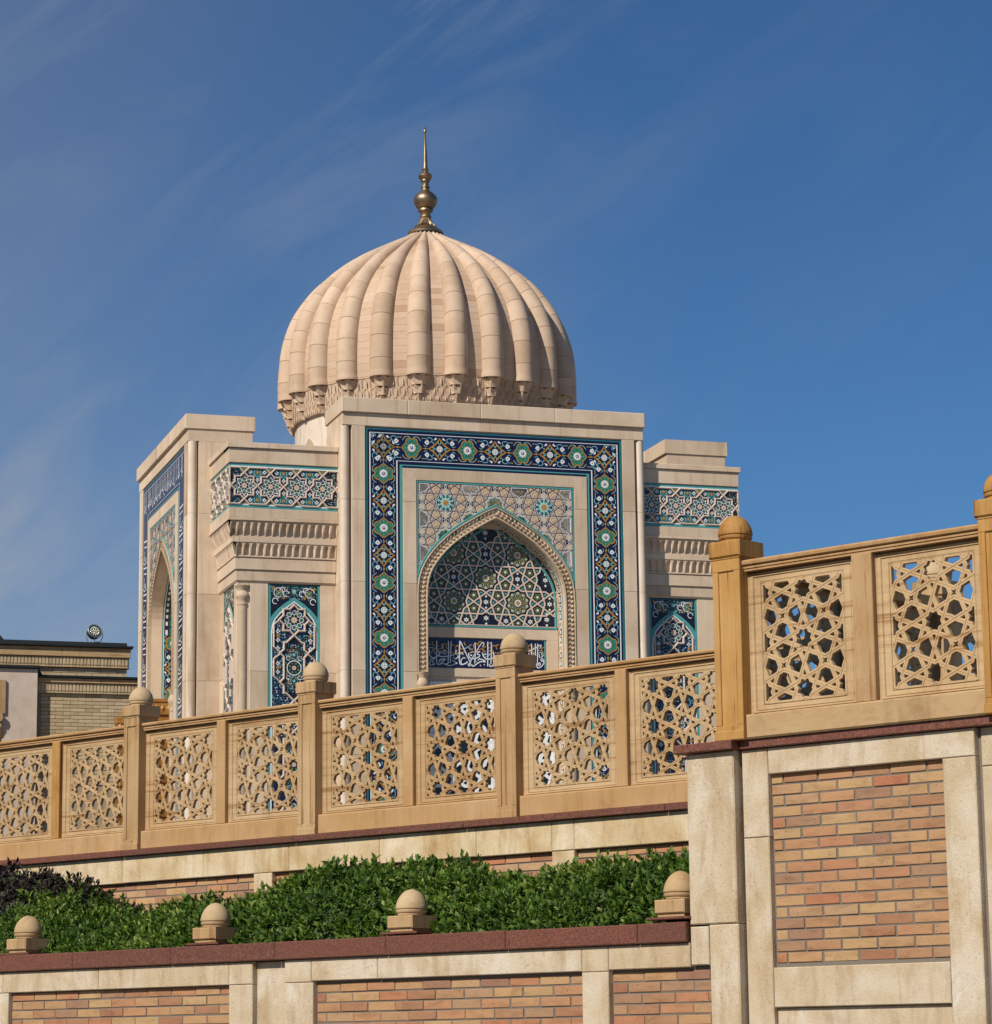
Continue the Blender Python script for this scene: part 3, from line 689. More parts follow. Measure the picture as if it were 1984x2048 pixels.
HALF = [(0, 12.64), (.12, 12.585), (.27, 12.50), (.43, 12.405), (.58, 12.315), (.72, 12.222), (.85, 12.125), (.97, 12.022), (1.09, 11.905), (1.19, 11.793), (1.28, 11.675), (1.36, 11.553), (1.42, 11.43), (1.465, 11.29), (1.49, 11.12), (1.50, 10.9), (1.50, 10.4), (1.50, 9.9), (1.50, 9.4)]
def arch_off(d):
    """half arch (x>=0), apex first, offset outward by d"""
    out = []
    for i, p in enumerate(HALF):
        a, b = HALF[max(0, i-1)], HALF[min(len(HALF)-1, i+1)]
        dx, dz = b[0]-a[0], b[1]-a[1]; l = math.hypot(dx, dz); q = (p[0]-dz/l*d, p[1]+dx/l*d)
        out.append((0., p[1]+d/abs(dx/l)) if i == 0 else q)
    return out
def arch_full(d, zb=None):
    h = arch_off(d)
    if zb is not None: h = [p for p in h if p[1] > zb+.02]+[(h[-1][0], zb)]
    return list(reversed([(-x, z) for x, z in h[1:]]))+h        # left foot -> apex -> right foot

def med_green(t, T):
    q = [(.215, 0), (.165, .062), (.128, .100), (.125, .155), (.085, .205), (.035, .212), (.0, .178)]
    pts = q+[(-a, b) for a, b in reversed(q[:-1])]; pts += [(a, -b) for a, b in reversed(pts[1:-1])]
    o = smooth_closed([T(*p) for p in pts], 1)
    t.p(o, 'green', 1); t.l(o, .024, 'gold', 2, True)
    for a in (1, -1):
        for b in (1, -1):
            t.l([T(.055*a, .10*b), T(.085*a, .155*b), T(.045*a, .175*b), T(.03*a, .14*b)], .016, 'turq', 2)
            t.p(circ(*T(.10*a, .075*b), .02, 6), 'turq', 2)
        t.p([T(.18*a, 0), T(.11*a, .04), T(.13*a, 0), T(.11*a, -.04)], 'turq', 2)
    t.p(star(*T(0, 0), .098, .060, 8), 'white', 3); t.p(star(*T(0, 0), .098, .07, 8, PI/2+PI/8), 'blush', 2)
    t.p(star(*T(0, 0), .046, .026, 8), 'ink', 4); t.p(circ(*T(-.004, 0), .017, 6), 'white', 5)
def med_gold(t, T):
    q = [(.235, 0), (.165, .042), (.118, .075), (.088, .108), (.048, .150), (.0, .228)]
    pts = q+[(-a, b) for a, b in reversed(q[:-1])]; pts += [(a, -b) for a, b in reversed(pts[1:-1])]
    o = [T(*p) for p in pts]; t.p(o, 'ink', 1); t.l(o, .034, 'gold', 2, True)
    for a in (1, -1):
        for b in (1, -1):
            t.p([T(.085*a, .095*b), T(.125*a, .155*b) if False else T(.145*a, .13*b), T(.125*a, .075*b), T(.075*a, .08*b)], 'gold', 3)
            t.p([T(.03*a, .10*b) if False else T(.10*a, .10*b), T(.122*a, .112*b), T(.112*a, .09*b)], 'ink', 4)
        for p1, p2, p3 in (((.085*a, 0), (.15*a, .035), (.15*a, -.035)),):
            t.l([T(*p2), T(*p1), T(*p3)], .018, 'aqua', 3); t.p(circ(*T(.14*a, 0), .015, 6), 'turq', 3)
        t.l([T(.035, .16*a), T(0, .085*a), T(-.035, .16*a)], .018, 'aqua', 3)
    t.p(circ(*T(0, 0), .070, 8, PI/8), 'white', 3); t.p(circ(*T(0, 0), .014, 6), 'green', 4)
    for i in range(8): x, z = T(.043*math.cos(i*PI/4), .043*math.sin(i*PI/4)); t.p(circ(x, z, .009, 5), 'ink', 4)
def bud(t, T, s, q, sg):
    t.p([T(s+.062*sg, q), T(s+.028*sg, q+.042), T(s-.012*sg, q+.052), T(s-.038*sg, q+.018), T(s-.038*sg, q-.018), T(s-.012*sg, q-.052), T(s+.028*sg, q-.042)], 'white', 3)
    t.p([T(s+.03*sg, q), T(s-.01*sg, q+.012), T(s-.01*sg, q-.012)], 'ink', 4)
def vine(t, T, s, q, sg):
    b = 1 if q > 0 else -1
    t.l(smooth_open([T(s-.055*sg, q), T(s-.10*sg, q+.03*b), T(s-.115*sg, q+.085*b), T(s-.06*sg, q+.112*b), T(s+.0*sg, q+.10*b)], 1), .013, 'aqua', 2)
    t.l([T(s+.00*sg, q-.07*b), T(s+.045*sg, q-.085*b), T(s+.075*sg, q-.06*b)], .012, 'aqua', 2)
    t.l([T(s-.01*sg, q+.055*b), T(s+.035*sg, q+.09*b), T(s+.075*sg, q+.085*b)], .012, 'aqua', 2)
    t.l([T(s-.10*sg, q+.03*b), T(s-.13*sg, q-.01*b), T(s-.155*sg, q+.01*b)], .012, 'aqua', 2)
def band_run(t, T, n, per, first_gold=True):
    """alternating gold and green medallions along +s, starting at s=0, half period per/2"""
    for i in range(n):
        s = i*per/2; U = lambda a, b, s=s: T(s+a, b)
        gold = (i % 2 == 0) == first_gold
        (med_gold if gold else med_green)(t, U)
        t.p([U(per/4, .026), U(per/4+.035, 0), U(per/4, -.026), U(per/4-.035, 0)], 'gold', 3)
        t.l([U(.235, 0), U(per/2-.215, 0)], .014, 'gold', 2)
        for b in (1, -1):
            sg = 1 if gold else -1
            bud(t, U, per/4-.035*sg, .135*b, sg); vine(t, U, per/4-.035*sg, .135*b, sg)
            gx = per/4+.065*sg
            t.p([U(gx+.035, .222*b), U(gx, .238*b), U(gx-.03, .222*b), U(gx, .206*b)], 'gold', 3)
            if gold:
                for a in (1, -1): t.p([U(.135*a, .19*b), U(.085*a, .250*b), U(.055*a, .235*b), U(.075*a, .20*b)], 'white', 3)
            else:
                for a in (1, -1):
                    t.l(smooth_open([U(.20*a, .16*b), U(.15*a, .235*b), U(.07*a, .25*b), U(.03*a, .225*b)], 1), .013, 'aqua', 2)
                    t.p([U(.155*a, .25*b), U(.125*a, .225*b), U(.10*a, .25*b)], 'gold', 3)
def script_strokes(t, x0, x1, z0, z1, n, c='white', lay=2, vert=True):
    """dense calligraphic texture: tall uprights over interlaced bowls"""
    w, h = x1-x0, z1-z0
    for i in range(n):
        a = x0+w*(i+rnd.uniform(.1, .9))/n
        t.l([(a, z0+h*rnd.uniform(.15, .4)), (a+rnd.uniform(-.02, .02), z0+h*.95)], .03, c, lay)
        if i % 2 == 0:
            cx = a+rnd.uniform(-.05, .05); cz = z0+h*rnd.uniform(.22, .5); r = h*rnd.uniform(.12, .2)
            t.l(arc(cx, cz, r, PI*1.0, PI*2.15, 6), .026, c, lay+1)
        else:
            t.l([(a-.1, z0+h*rnd.uniform(.1, .5)), (a, z0+h*rnd.uniform(.05, .3)), (a+.1, z0+h*rnd.uniform(.1, .5))], .024, c, lay+1)
        t.p(circ(a+.05, z0+h*rnd.uniform(.1, .6), .018, 4), c, lay+2)
        t.l([(a-.08, z0+h*.72), (a+.03, z0+h*.8), (a+.08, z0+h*.66)], .018, 'gold' if i % 3 else 'aqua', lay)

S_A = [([(280,130),(285,400),(275,600),(290,680),(320,700),(370,680),(400,640)],20),([(430,215),(435,320)],12),([(100,350),(120,380),(110,430),(130,500),(190,540),(260,520),(300,490),(360,450),(330,390),(320,370)],20),
 ([(150,430),(170,390),(240,350)],9),([(320,490),(400,510),(520,500),(640,485),(720,440),(740,390),(715,350)],22),([(360,370),(400,440),(470,340),(510,370)],14),([(560,130),(565,400),(545,600),(560,660),(500,690),(460,680)],22),
 ([(630,130),(610,400),(600,660)],20),([(330,610),(380,570),(450,560),(500,560),(420,620),(380,660),(470,690),(560,720),(640,720),(720,680),(770,655)],20),([(240,690),(170,640),(220,570)],14),([(110,690),(150,570),(250,540)],14),([(100,650),(110,700),(160,710),(240,690)],16),
 ([(690,510),(680,560),(740,560),(800,500),(830,440),(880,410),(910,460)],18),([(670,630),(730,600),(690,650),(770,660)],16),([(830,130),(815,400),(815,600),(830,690),(880,700),(960,670),(1010,630)],26),
 ([(840,140),(900,270),(960,400),(1020,540),(1070,640),(1070,720),(1035,740),(1030,690),(1070,640),(1110,560),(1160,480)],22),([(960,550),(910,530),(860,580),(850,640),(870,680)],20),([(1190,170),(1195,400),(1175,670)],22),
 ([(1360,270),(1400,220),(1400,170),(1350,170),(1290,260),(1230,360),(1180,440),(1130,520)],18),([(1030,420),(1040,510),(1080,550),(1150,560),(1230,540),(1300,500),(1290,460),(1230,450),(1250,400),(1310,390)],24),([(1070,410),(1150,390)],14),([(1075,475),(1115,475)],34),
 ([(1260,600),(1270,560),(1340,570),(1460,640),(1330,620),(1270,650),(1210,690),(1150,740),(1110,730),(1105,690)],24),([(1360,410),(1380,500),(1440,560),(1520,570),(1600,550),(1640,490),(1610,390)],26),([(1390,460),(1440,430)],16),
 ([(1490,150),(1490,400),(1480,740)],24),([(1575,160),(1570,400),(1560,690)],22),([(1650,620),(1620,700),(1560,750),(1520,730),(1520,690)],24),([(1680,500),(1750,480),(1830,470)],18)]
S_AD = [(240,420),(455,440),(490,435),(655,600),(1525,450),(1310,720),(1400,700)]
S_B = [([(1205,310),(1200,800)],36),([(1350,310),(1350,700),(1330,1220)],34),([(1445,310),(1430,800),(1420,1080),(1450,1160),(1510,1150),(1550,1080),(1500,1040),(1440,1110)],34),([(1085,610),(1300,510),(1540,360),(1590,370),(1520,500)],30),
 ([(1380,1080),(1390,1200),(1450,1260),(1560,1210),(1660,1090),(1680,1000),(1640,920),(1580,890),(1550,950),(1600,1000),(1660,990)],34),([(1505,720),(1510,870)],22),([(1570,830),(1660,770)],20),([(1590,690),(1590,760)],22),([(1100,680),(1100,790)],30),([(1230,780),(1290,680)],20)]
def inscription(t):
    def f(px, py):
        return ((px-856.4)/234.6*2.579-1.38, 10.14-(py-.03*(px-856)-1274.2)/60.1*.63)
    t.rect(-1.375, 9.520, 1.205, 10.148, 'navy', 0)
    for i in range(26):                               # ochre and turquoise scrollwork behind the letters
        x = -1.33+i*.1; z = rnd.uniform(9.92, 10.06)
        t.l(arc(x, z, .055, rnd.uniform(0, 3), rnd.uniform(4, 6), 6), .022, 'gold', 1)
        t.l([(x-.05, z-.13), (x+.03, z-.10+rnd.uniform(-.02, .02)), (x+.09, z-.13)], .02, 'gold' if i % 4 else 'aqua', 1)
        t.l(arc(x+.04, rnd.uniform(9.58, 9.85), .05, rnd.uniform(0, 3), rnd.uniform(4, 6), 5), .012, 'teal' if i % 2 else 'aqua', 1)
    for pts, w in S_A: t.l(smooth_open([f(850+x*.08425, 1270+y*.08425) for x, y in pts], 1), w*.08425*.011, 'white', 2)
    for x, y in S_AD: t.p(circ(*f(850+x*.08425, 1270+y*.08425), .017, 4), 'white', 2)
    for pts, w in S_B: t.l(smooth_open([f(1000+x*.05266, 1270+y*.05266) for x, y in pts], 1), w*.05266*.011, 'white', 2)
    t.l([(1.19, 9.52), (1.19, 10.148)], .03, 'turq', 3)

def column_mesh(r, z0, z1, n=24):
    q = MB(); prof = []
    js = [z for z in (7.6, 9.345, 11.195, 12.925) if z0 < z < z1]
    zz = z0
    for j in js+[z1]:
        prof += [(r, zz+.004), (r, j-.004)]
        if j != z1: prof += [(r-.006, j-.0035), (r-.006, j+.0035)]
        zz = j
    q.lathe(prof, n); return q
def vase_capital(r, z0, h):
    return [(r, z0), (r*1.12, z0+.02), (r*1.12, z0+.05), (r*.98, z0+.06), (r*1.02, z0+.30*h), (r*1.38, z0+.42*h), (r*1.42, z0+.52*h), (r*1.2, z0+.64*h), (r*.92, z0+.74*h), (r*1.05, z0+.84*h), (r*1.35, z0+.93*h), (r*1.5, z0+h)]

JT = [3.42, 5.70, 7.60, 9.345, 11.195, 12.925]
def courses(top):
    j = [z for z in JT if z < top-.1]; return list(zip(j, j[1:]+[top]))
def rope_units(q, zb, y0):
    """dogtooth rope running up both jambs and round the arch"""
    a = arch_off(.05); c = arch_off(.205); m = arch_off(.127)
    for sgn in (1, -1):
        P = [Vector((x, z)) for x, z in m if z > zb]; P = [P[0]]+P[1:]
        L_ = [0]
        for i in range(1, len(P)): L_.append(L_[-1]+(P[i]-P[i-1]).length)
        n = int(L_[-1]/.098)
        for k in range(n):
            s = (k+.5)*L_[-1]/n
            i = max(j for j in range(len(L_)-1) if L_[j] <= s); p = P[i]+(P[i+1]-P[i])*((s-L_[i])/(L_[i+1]-L_[i]))
            t = (P[i+1]-P[i]).normalized(); nn = Vector((-t.y, t.x))
            for side in (1, -1):
                cc = p+nn*(.036*side)
                A = [cc+t*.044-nn*.034*side, cc+nn*.040-t*.010, cc-t*.044+nn*.034*side, cc-nn*.040+t*.010]
                tip = cc+t*.012*side
                vs_ = [(v.x*sgn, y0, v.y) for v in A]+[(tip.x*sgn, y0-.055, tip.y)]
                q.add(vs_, [(i_, (i_+1) % 4, 4) for i_ in range(4)])

def mosaic10(t, rect, c0, d, zs, w, pal, keep=None, strap=None, rosette=None):
    F, cs = girih10(rect, c0, d, zs); a = d/2
    for P in F:
        c = centre(P)
        if keep:
            P = keep(c, P)
            if not P: continue
        I = inset(P, w)
        if not I:
            if keep: t.p(P, 'blush', 1)
            continue
        n = len(P); dist = min(math.hypot(c[0]-q[0], (c[1]-q[1])/zs) for q in cs)
        kind = 'star' if dist < .12*a and n > 12 else 'penta' if n == 5 else 'kite' if n < 5 else 'cell'
        t.p(I, pal[kind][0], 1)
        j = inset(P, w+pal[kind][2])
        if j and len(pal[kind]) > 1: t.p(j, pal[kind][1], 2)
        t.last = P
        if rosette: rosette(t, kind, c, a, zs, area(P))
    return cs

def portal(loc, rotz, sx, full, nd=.49, floral=True):
    """one tiled portal block; local x along its face, y inward, z is world height"""
    arch = arch_full(0, 3.42)
    q = MB()
    if full:
        q.prism([(-3.13, 3.42)]+arch+[(3.13, 3.42), (3.13, 14.765), (-3.13, 14.765)], .031, nd, 0)
    else: q.box(-3.13, 3.13, .031, nd, 3.42, 14.765)
    q.box(-3.128, 3.128, nd+.0005, .62, 3.42, 14.764)
    q.box(-3.31, 3.31, .225, 1.38, 3.42, 14.762) if not full else (q.box(-3.31, -1.62, .225, 1.38, 3.42, 14.762), q.box(1.62, 3.31, .226, 1.381, 3.42, 14.761), q.box(-1.6195, 1.6195, nd+.002, 1.379, 3.42, 14.7605))
    P = q.build('portal', M['lime'], MAUS); P.location = loc; P.rotation_euler = (0, 0, rotz); P.scale = (sx, 1, 1)
    def sl(x0, x1, z0, z1, y0=0., y1=.03, m='lime', name='stone_slab', c=.004):
        q = MB(); q.cbox(x0, x1, y0, y1, z0, z1, c); q.build(name, M[m], P)
    # coping, frieze and corner columns
    for a, c in ((-3.36, -1.93), (-1.93, -.33), (-.33, 1.33), (1.33, 3.36)): sl(a+.002, c-.002, 14.77, 15.085, -.065, 1.45, name='coping_stone', c=.012)
    for a, c in ((-3.33, -.33), (-.33, 3.33)): sl(a+.002, c-.002, 14.502, 14.766, -.002, 1.40, name='frieze_stone')
    cm = column_mesh(.098, 3.42, 14.50).mesh('corner_column', [M['lime_pale']]); cm.shade_smooth(); cm.set_sharp_from_angle(angle=math.radians(30))
    for x in (-3.262, 3.262): link('corner_column', cm, P, (x, .105, 0))
    for x0, x1 in ((-3.125, -2.845), (2.845, 3.125)):
        for a, c in courses(14.50): sl(x0, x1, a+.003, c-.003)
    for s in (-1, 1):                                 # slabs on the flanks, seen beside the columns
        for a, c in courses(14.50):
            q = MB(); q.box(*sorted((s*3.311, s*3.335)), .24, 1.385, a+.003, c-.003); q.build('stone_slab', M['lime'], P)
    if not full: return P
    for x0, x1 in ((-2.03, -1.742), (1.742, 2.03)):
        for a, c in list(zip(JT, JT[1:]))+[(12.925, 13.64)]: sl(x0, x1, a+.003, c-.003)
    sl(-1.741, -.2, 13.39, 13.64); sl(-.197, 1.741, 13.39, 13.64)
    # floral tile band round three sides
    t = Tile(.024)
    for x0, x1, z0, z1 in ((-2.843, -2.032, 3.42, 14.478), (2.032, 2.843, 3.42, 14.478), (-2.032, 2.032, 13.643, 14.478)): t.rect(x0, z0, x1, z1, 'navy', 0)
    def ush(off, w, c, lay): # line parallel to the outer edge
        x = 2.843-off; t.l([(-x, 3.42), (-x, 14.478-off), (x, 14.478-off), (x, 3.42)], w, c, lay)
    for off, w, c in ((.030, .060, 'teal'), (.078, .035, 'ink'), (.108, .028, 'white'), (.690, .028, 'white'), (.728, .034, 'ink'), (.778, .062, 'turq')): ush(off, w, c, 1)
    if floral:
        for s in (-1, 1): band_run(t, lambda a, b, s=s: (s*(2.443+b*.98), 14.078-a), 18, 1.155)
        band_run(t, lambda a, b: (-2.443+a, 14.078+b*.98), 8, 1.2215)
        for s in (-1, 1):                             # corner sprays
            for dx, dz in ((.22, .22), (.24, .05), (.05, .24)):
                t.l(arc(s*(2.443+dx), 14.078+dz, .05, 0, 4.5, 6), .014, 'aqua', 2); t.p(circ(s*(2.443+dx), 14.078+dz, .022, 5), 'white', 3)
    else:
        for s in (-1, 1):
            for k in range(16):
                z = 13.2-k*.62
                t.l([(s*2.22, z), (s*2.66, z+.03)], .035, 'white', 2); t.l([(s*2.24, z-.14), (s*2.6, z-.10)], .03, 'white', 2)
                t.l(arc(s*2.42, z-.32, .12, 2, 6, 6), .03, 'white', 3); t.l(arc(s*2.55, z-.40, .08, 0, 4, 5), .026, 'aqua', 2)
                t.p(circ(s*2.3, z-.40, .035, 5), 'blush', 3); t.l([(s*2.22, z-.48), (s*2.5, z-.52), (s*2.66, z-.45)], .028, 'white', 3)
        script_strokes(t, -2.65, 2.65, 13.80, 14.36, 26)
    t.build('floral_tile_band' if floral else 'script_tile_band', TM, P)
    # spandrel mosaic above the arch
    out = arch_full(.236); oh = [p for p in arch_off(.236) if p[0] < 1.735]
    t = Tile(.026)
    poly = [(-1.738, oh[-1][1])]+[(-x, z) for x, z in reversed(oh[1:])]+oh+[(1.738, oh[-1][1]), (1.738, 13.387), (-1.738, 13.387)]
    t.p(poly, 'ink', 0)
    inn = [Vector(p) for p in arch_off(.262)]+[Vector((1.80, 11.0))]
    def zarch(x):
        x = abs(x)
        for p_, r_ in zip(inn, inn[1:]):
            if p_.x <= x <= r_.x: return p_.y+(r_.y-p_.y)*(x-p_.x)/max(1e-6, r_.x-p_.x)
        return 9.
    def keep(c, Pg):
        if max(z-zarch(x) for x, z in Pg) < .02: return None
        Q = []
        for x, z in Pg:                               # cells cut by the arch end under its moulding
            q_ = (x, max(z, zarch(x)-.10))
            if not Q or math.hypot(q_[0]-Q[-1][0], q_[1]-Q[-1][1]) > .004: Q.append(q_)
        return Q if len(Q) > 2 and area(Q) > 1e-4 else None
    def ros(t, kind, c, a, zs, ar):
        if c[1]-zarch(c[0]) < .02 and kind != 'star': return
        if kind == 'star':
            if c[1]-zarch(c[0]) < a*.5:
                for k_, q_ in ((.024, 'cream'), (.045, 'aqua'), (.065, 'green'), (.09, 'cream'), (.12, 'gold')):
                    J_ = inset(t.last, k_)
                    if J_: t.p(J_, q_, 4+k_*.01)
                return
            t.p(star(*c, a*.58, a*.43, 10, PI/10), 'white', 3); t.p(star(*c, a*.53, a*.39, 10, PI/10), 'aqua', 4)
            for i in range(10): t.p(circ(c[0]+a*.40*math.cos(PI/5*i), c[1]+a*.40*math.sin(PI/5*i), a*.10, 5), 'green', 5); t.p(circ(c[0]+a*.30*math.cos(PI/5*i+PI/10), c[1]+a*.30*math.sin(PI/5*i+PI/10), a*.05, 4), 'white', 5)
            t.p(star(*c, a*.26, a*.18, 10), 'white', 6); t.p(star(*c, a*.22, a*.15, 10), 'gold', 7)
        elif kind == 'kite': t.p(star(*c, a*.085, a*.04, 5), 'white', 4); t.p(circ(*c, a*.03, 4), 'green', 5)
        elif kind == 'penta': t.l(circ(*c, a*.15, 6), .008, 'gold', 4, True); t.p(circ(*c, a*.06, 5), 'blush', 4)
        elif kind == 'cell' and ar < .2*a*a: t.p(circ(*c, a*.12, 6), 'cream', 4)
        elif kind == 'cell' and ar > .45*a*a:
            for k_, q_ in ((.030, 'white'), (.042, 'ink'), (.052, 'cream'), (.075, 'aqua'), (.095, 'green'), (.115, 'cream')): 
                J_ = inset(t.last, k_)
                if J_: t.p(J_, q_, 4)
        elif kind == 'cell':
            for sg in (-1, 1): t.p(circ(c[0], c[1]+sg*a*.30, a*.17, 6, PI/6), 'cream', 4); t.l(circ(c[0], c[1]+sg*a*.30, a*.21, 6, PI/6), .011, 'white', 4, True)
            t.p(star(*c, a*.15, a*.07, 5), 'white', 5); t.p(star(*c, a*.09, a*.04, 5), 'navy', 6)
    pal = {'star': ('white', 'navy', .012), 'penta': ('blush', 'cream', .014), 'kite': ('blush', 'ink', .014), 'cell': ('blush', 'ink', .014)}
    mosaic10(t, (-1.70, 11.3, 1.70, 13.36), (-.56, 13.303), .67, .93, .0085, pal, keep, None, ros)
    t.l([(-1.716, oh[-1][1]), (-1.716, 13.365), (1.716, 13.365), (1.716, oh[-1][1])], .045, 'turq', 6)
    t.build('spandrel_mosaic', TM, P)
    # archivolt: turquoise fillet, lips and rope
    q = MB(); h = [p for p in arch_off(.264) if p[0] < 1.735]
    q.bar(list(reversed([(-x, z) for x, z in h[1:]]))+h, .055, .004, .025, 0); q.build('turquoise_fillet', M['turq'], P)
    q = MB()
    for d, w in ((.024, .046), (.220, .036)):
        f_ = arch_full(d, 9.345); q.bar(f_, w, -.018, .031)
    q.stroke(arch_full(.125, 9.345), .17, .027); rope_units(q, 9.38, .0268); q.build('rope_archivolt', M['rope_bg'], P)
    for s in (-1, 1):                                 # vase capitals and shafts carrying the rope
        q = MB(); q.lathe(vase_capital(.092, 8.86, .48), 20, s*1.625, .03); q.lathe([(.092, 3.42), (.092, 8.858)], 20, s*1.625, .03); q.build('jamb_shaft', M['rope_bg'], P, auto=35)
    # niche: tympanum mosaic, inscription, reveal tiles
    yb = nd-.004
    q = MB(); q.cbox(-1.49, 1.49, nd-.032, nd-.001, 10.160, 10.372, .004); q.cbox(-1.49, -1.40, nd-.032, nd-.001, 9.50, 10.158, .004); q.cbox(1.23, 1.49, nd-.032, nd-.001, 9.50, 10.158, .004); q.cbox(-1.49, 1.49, nd-.032, nd-.001, 9.33, 9.498, .004)
    q.build('niche_stone', M['lime'], P)
    t = Tile(yb)
    t.rect(-1.498, 10.374, 1.498, 12.70, 'ink', 0)
    def ros2(t, kind, c, a, zs, ar):
        if kind == 'star':
            for i in range(10): x, z = c[0]+a*.48*math.cos(PI/5*i+PI/10), c[1]+a*.48*math.sin(PI/5*i+PI/10); t.p(circ(x, z, a*.065, 6), 'white', 4); t.p(circ(x, z, a*.03, 5), 'ink', 5)
            t.l(circ(*c, a*.36, 20), .022, 'ink', 3, True); t.l(circ(*c, a*.56, 20), .014, 'ink', 3, True);
            for i in range(20): t.p(circ(c[0]+a*.36*math.cos(PI/10*i), c[1]+a*.36*math.sin(PI/10*i), a*.028, 4), 'gold' if i % 2 else 'white', 4)
            t.p(star(*c, a*.25, a*.19, 10, PI/10), 'ink', 4); t.p(star(*c, a*.21, a*.14, 10), 'white', 5); t.p(circ(*c, a*.11, 8), 'gold', 6)
        elif kind == 'penta':
            for i in range(10): t.p(circ(c[0]+a*.13*math.cos(PI/5*i), c[1]+a*.13*math.sin(PI/5*i), a*.032, 4), 'green' if i % 2 else 'ink', 4)
            t.p(circ(*c, a*.06, 6), 'white', 4)
        elif kind == 'cell':
            for dz in (-.28, 0, .28): t.p(star(c[0], c[1]+a*dz, a*(.15 if dz == 0 else .08), a*.07 if dz == 0 else a*.04, 6), 'white', 4)
            t.p(circ(*c, a*.04, 5), 'gold', 5)
            for i in range(12): t.p(circ(c[0]+a*(.10+.06*(i % 2))*math.cos(PI/6*i), c[1]+a*.34*math.sin(PI/6*i), a*.026, 4), 'olive' if i % 3 else 'aqua', 4)
        elif ar > .01*a*a: t.p(circ(*c, a*.04, 4), 'aqua', 4)
    pal = {'star': ('ink', 'olive', .03), 'penta': ('ink', 'olive', .028), 'kite': ('ink', 'teal', .013), 'cell': ('ink', 'ink', .03)}
    mosaic10(t, (-1.49, 10.43, 1.49, 12.68), (-.10, 11.447), .872, 1.0, .017, pal, None, None, ros2)
    # raised cream straps along the cell edges
    F, _ = girih10((-1.49, 10.43, 1.49, 12.68), (-.10, 11.447), .872, 1.0)
    for Pg in F:
        I = inset(Pg, .0155)
        n = len(Pg)
        if I: t.add([(x, yb-.022, z) for x, z in Pg]+[(x, yb-.020, z) for x, z in I]+[(x, yb, z) for x, z in I], [g for i in range(n) for g in ((i, (i+1) % n, n+(i+1) % n, n+i), (n+i, n+(i+1) % n, 2*n+(i+1) % n, 2*n+i))], K['blush'])
    ar2 = [(x*.966, z-.075) for x, z in arch_full(0, 10.40)]
    t.bar(ar2, .065, yb-.027, yb-.003, K['turq']); t.bar([(-1.45, 10.40), (1.45, 10.40)], .05, yb-.0275, yb-.003, K['turq'])
    t.build('tympanum_mosaic', TM, P)
    t = Tile(nd-.006); inscription(t); t.build('inscription_panel', TM, P)
    t = MB(); h = arch_off(-.004)
    h = [p for p in h if p[1] > 3.5]+[(1.496, 6.5), (1.496, 3.5)]
    for s in (-1, 1):
        y0, y1 = (.16, .44) if nd < .6 else (.30, .78)
        for (x0, z0), (x1, z1) in zip(h, h[1:]):
            n = max(1, int(math.hypot(x1-x0, z1-z0)/.13))
            for k in range(n):
                f0, f1 = k/n, (k+1)/n; xa, za, xb, zb = x0+(x1-x0)*f0, z0+(z1-z0)*f0, x0+(x1-x0)*f1, z0+(z1-z0)*f1
                L2 = math.hypot(xb-xa, zb-za) or 1; nx, nz = (zb-za)/L2, -(xb-xa)/L2
                if nx > 0: nx, nz = -nx, -nz
                def qd(ya, yb_, ta, tb_, c, lay):
                    o = .003*lay
                    pts = [(xa+(xb-xa)*ta+nx*o, ya, za+(zb-za)*ta+nz*o), (xa+(xb-xa)*tb_+nx*o, ya, za+(zb-za)*tb_+nz*o), (xa+(xb-xa)*tb_+nx*o, yb_, za+(zb-za)*tb_+nz*o), (xa+(xb-xa)*ta+nx*o, yb_, za+(zb-za)*ta+nz*o)]
                    t.add([(s*a, b, c_) for a, b, c_ in pts], [(0, 1, 2, 3)], K[c])
                qd(y0, y1, 0, 1, 'navy' if nd > .6 else 'cream', 0); qd(y0-.03, y0, 0, 1, 'turq', 0); qd(y0, y0+.015, 0, 1, 'white', 1)
                w_ = y1-y0; cc = ('green', 'gold', 'white', 'navy') if nd > .6 else ('ink', 'green', 'white', 'navy'); c1 = cc[k % 4]
                
                if nd > .6 and za < 11: continue
                qd(y0+w_*.28, y0+w_*.72, .1, .9, c1, 1); qd(y0+w_*.38, y0+w_*.62, .25, .75, 'white' if c1 != 'white' else 'gold', 2)
                qd(y0+w_*.10, y0+w_*.2, .3, .8, 'white', 1); qd(y0+w_*.80, y0+w_*.92, .3, .8, 'white' if k % 2 else 'gold', 1)
    if nd > .6:                                       # floral strip on the deep jambs
        for s in (-1, 1):
            w_ = Tile(0); band_run(w_, lambda a, b: (b*.86, 10.75-a), 13, 1.155, False)
            bb = len(t.v); t.v += [(s*(1.4945+p[1]-.004), .54+p[0]*s*-1, p[2]) for p in w_.v]; t.f += [tuple(bb+i for i in f_) for f_ in w_.f]; t.m += w_.m
    t.build('reveal_tiles', TM, P)
    # white geometric window grille closing the niche below the inscription
    q = MB(); q.box(-1.36, 1.36, nd-.012, nd-.002, 3.42, 9.20); q.build('window_glass', M['glassdark'], P)
    F, _ = girih10((-1.30, 3.6, 1.30, 9.15), (.06, 6.2), .95, 1.0); q = MB()
    for Pg in F:
        I = inset(Pg, .034); n = len(Pg)
        if I: q.add([(x, nd-.06, z) for x, z in Pg]+[(x, nd-.06, z) for x, z in I]+[(x, nd-.02, z) for x, z in I], [g for i in range(n) for g in ((i, (i+1) % n, n+(i+1) % n, n+i), (n+i, n+(i+1) % n, 2*n+(i+1) % n, 2*n+i))])
    q.build('window_grille', M['lattice_w'], P)
    q = MB()
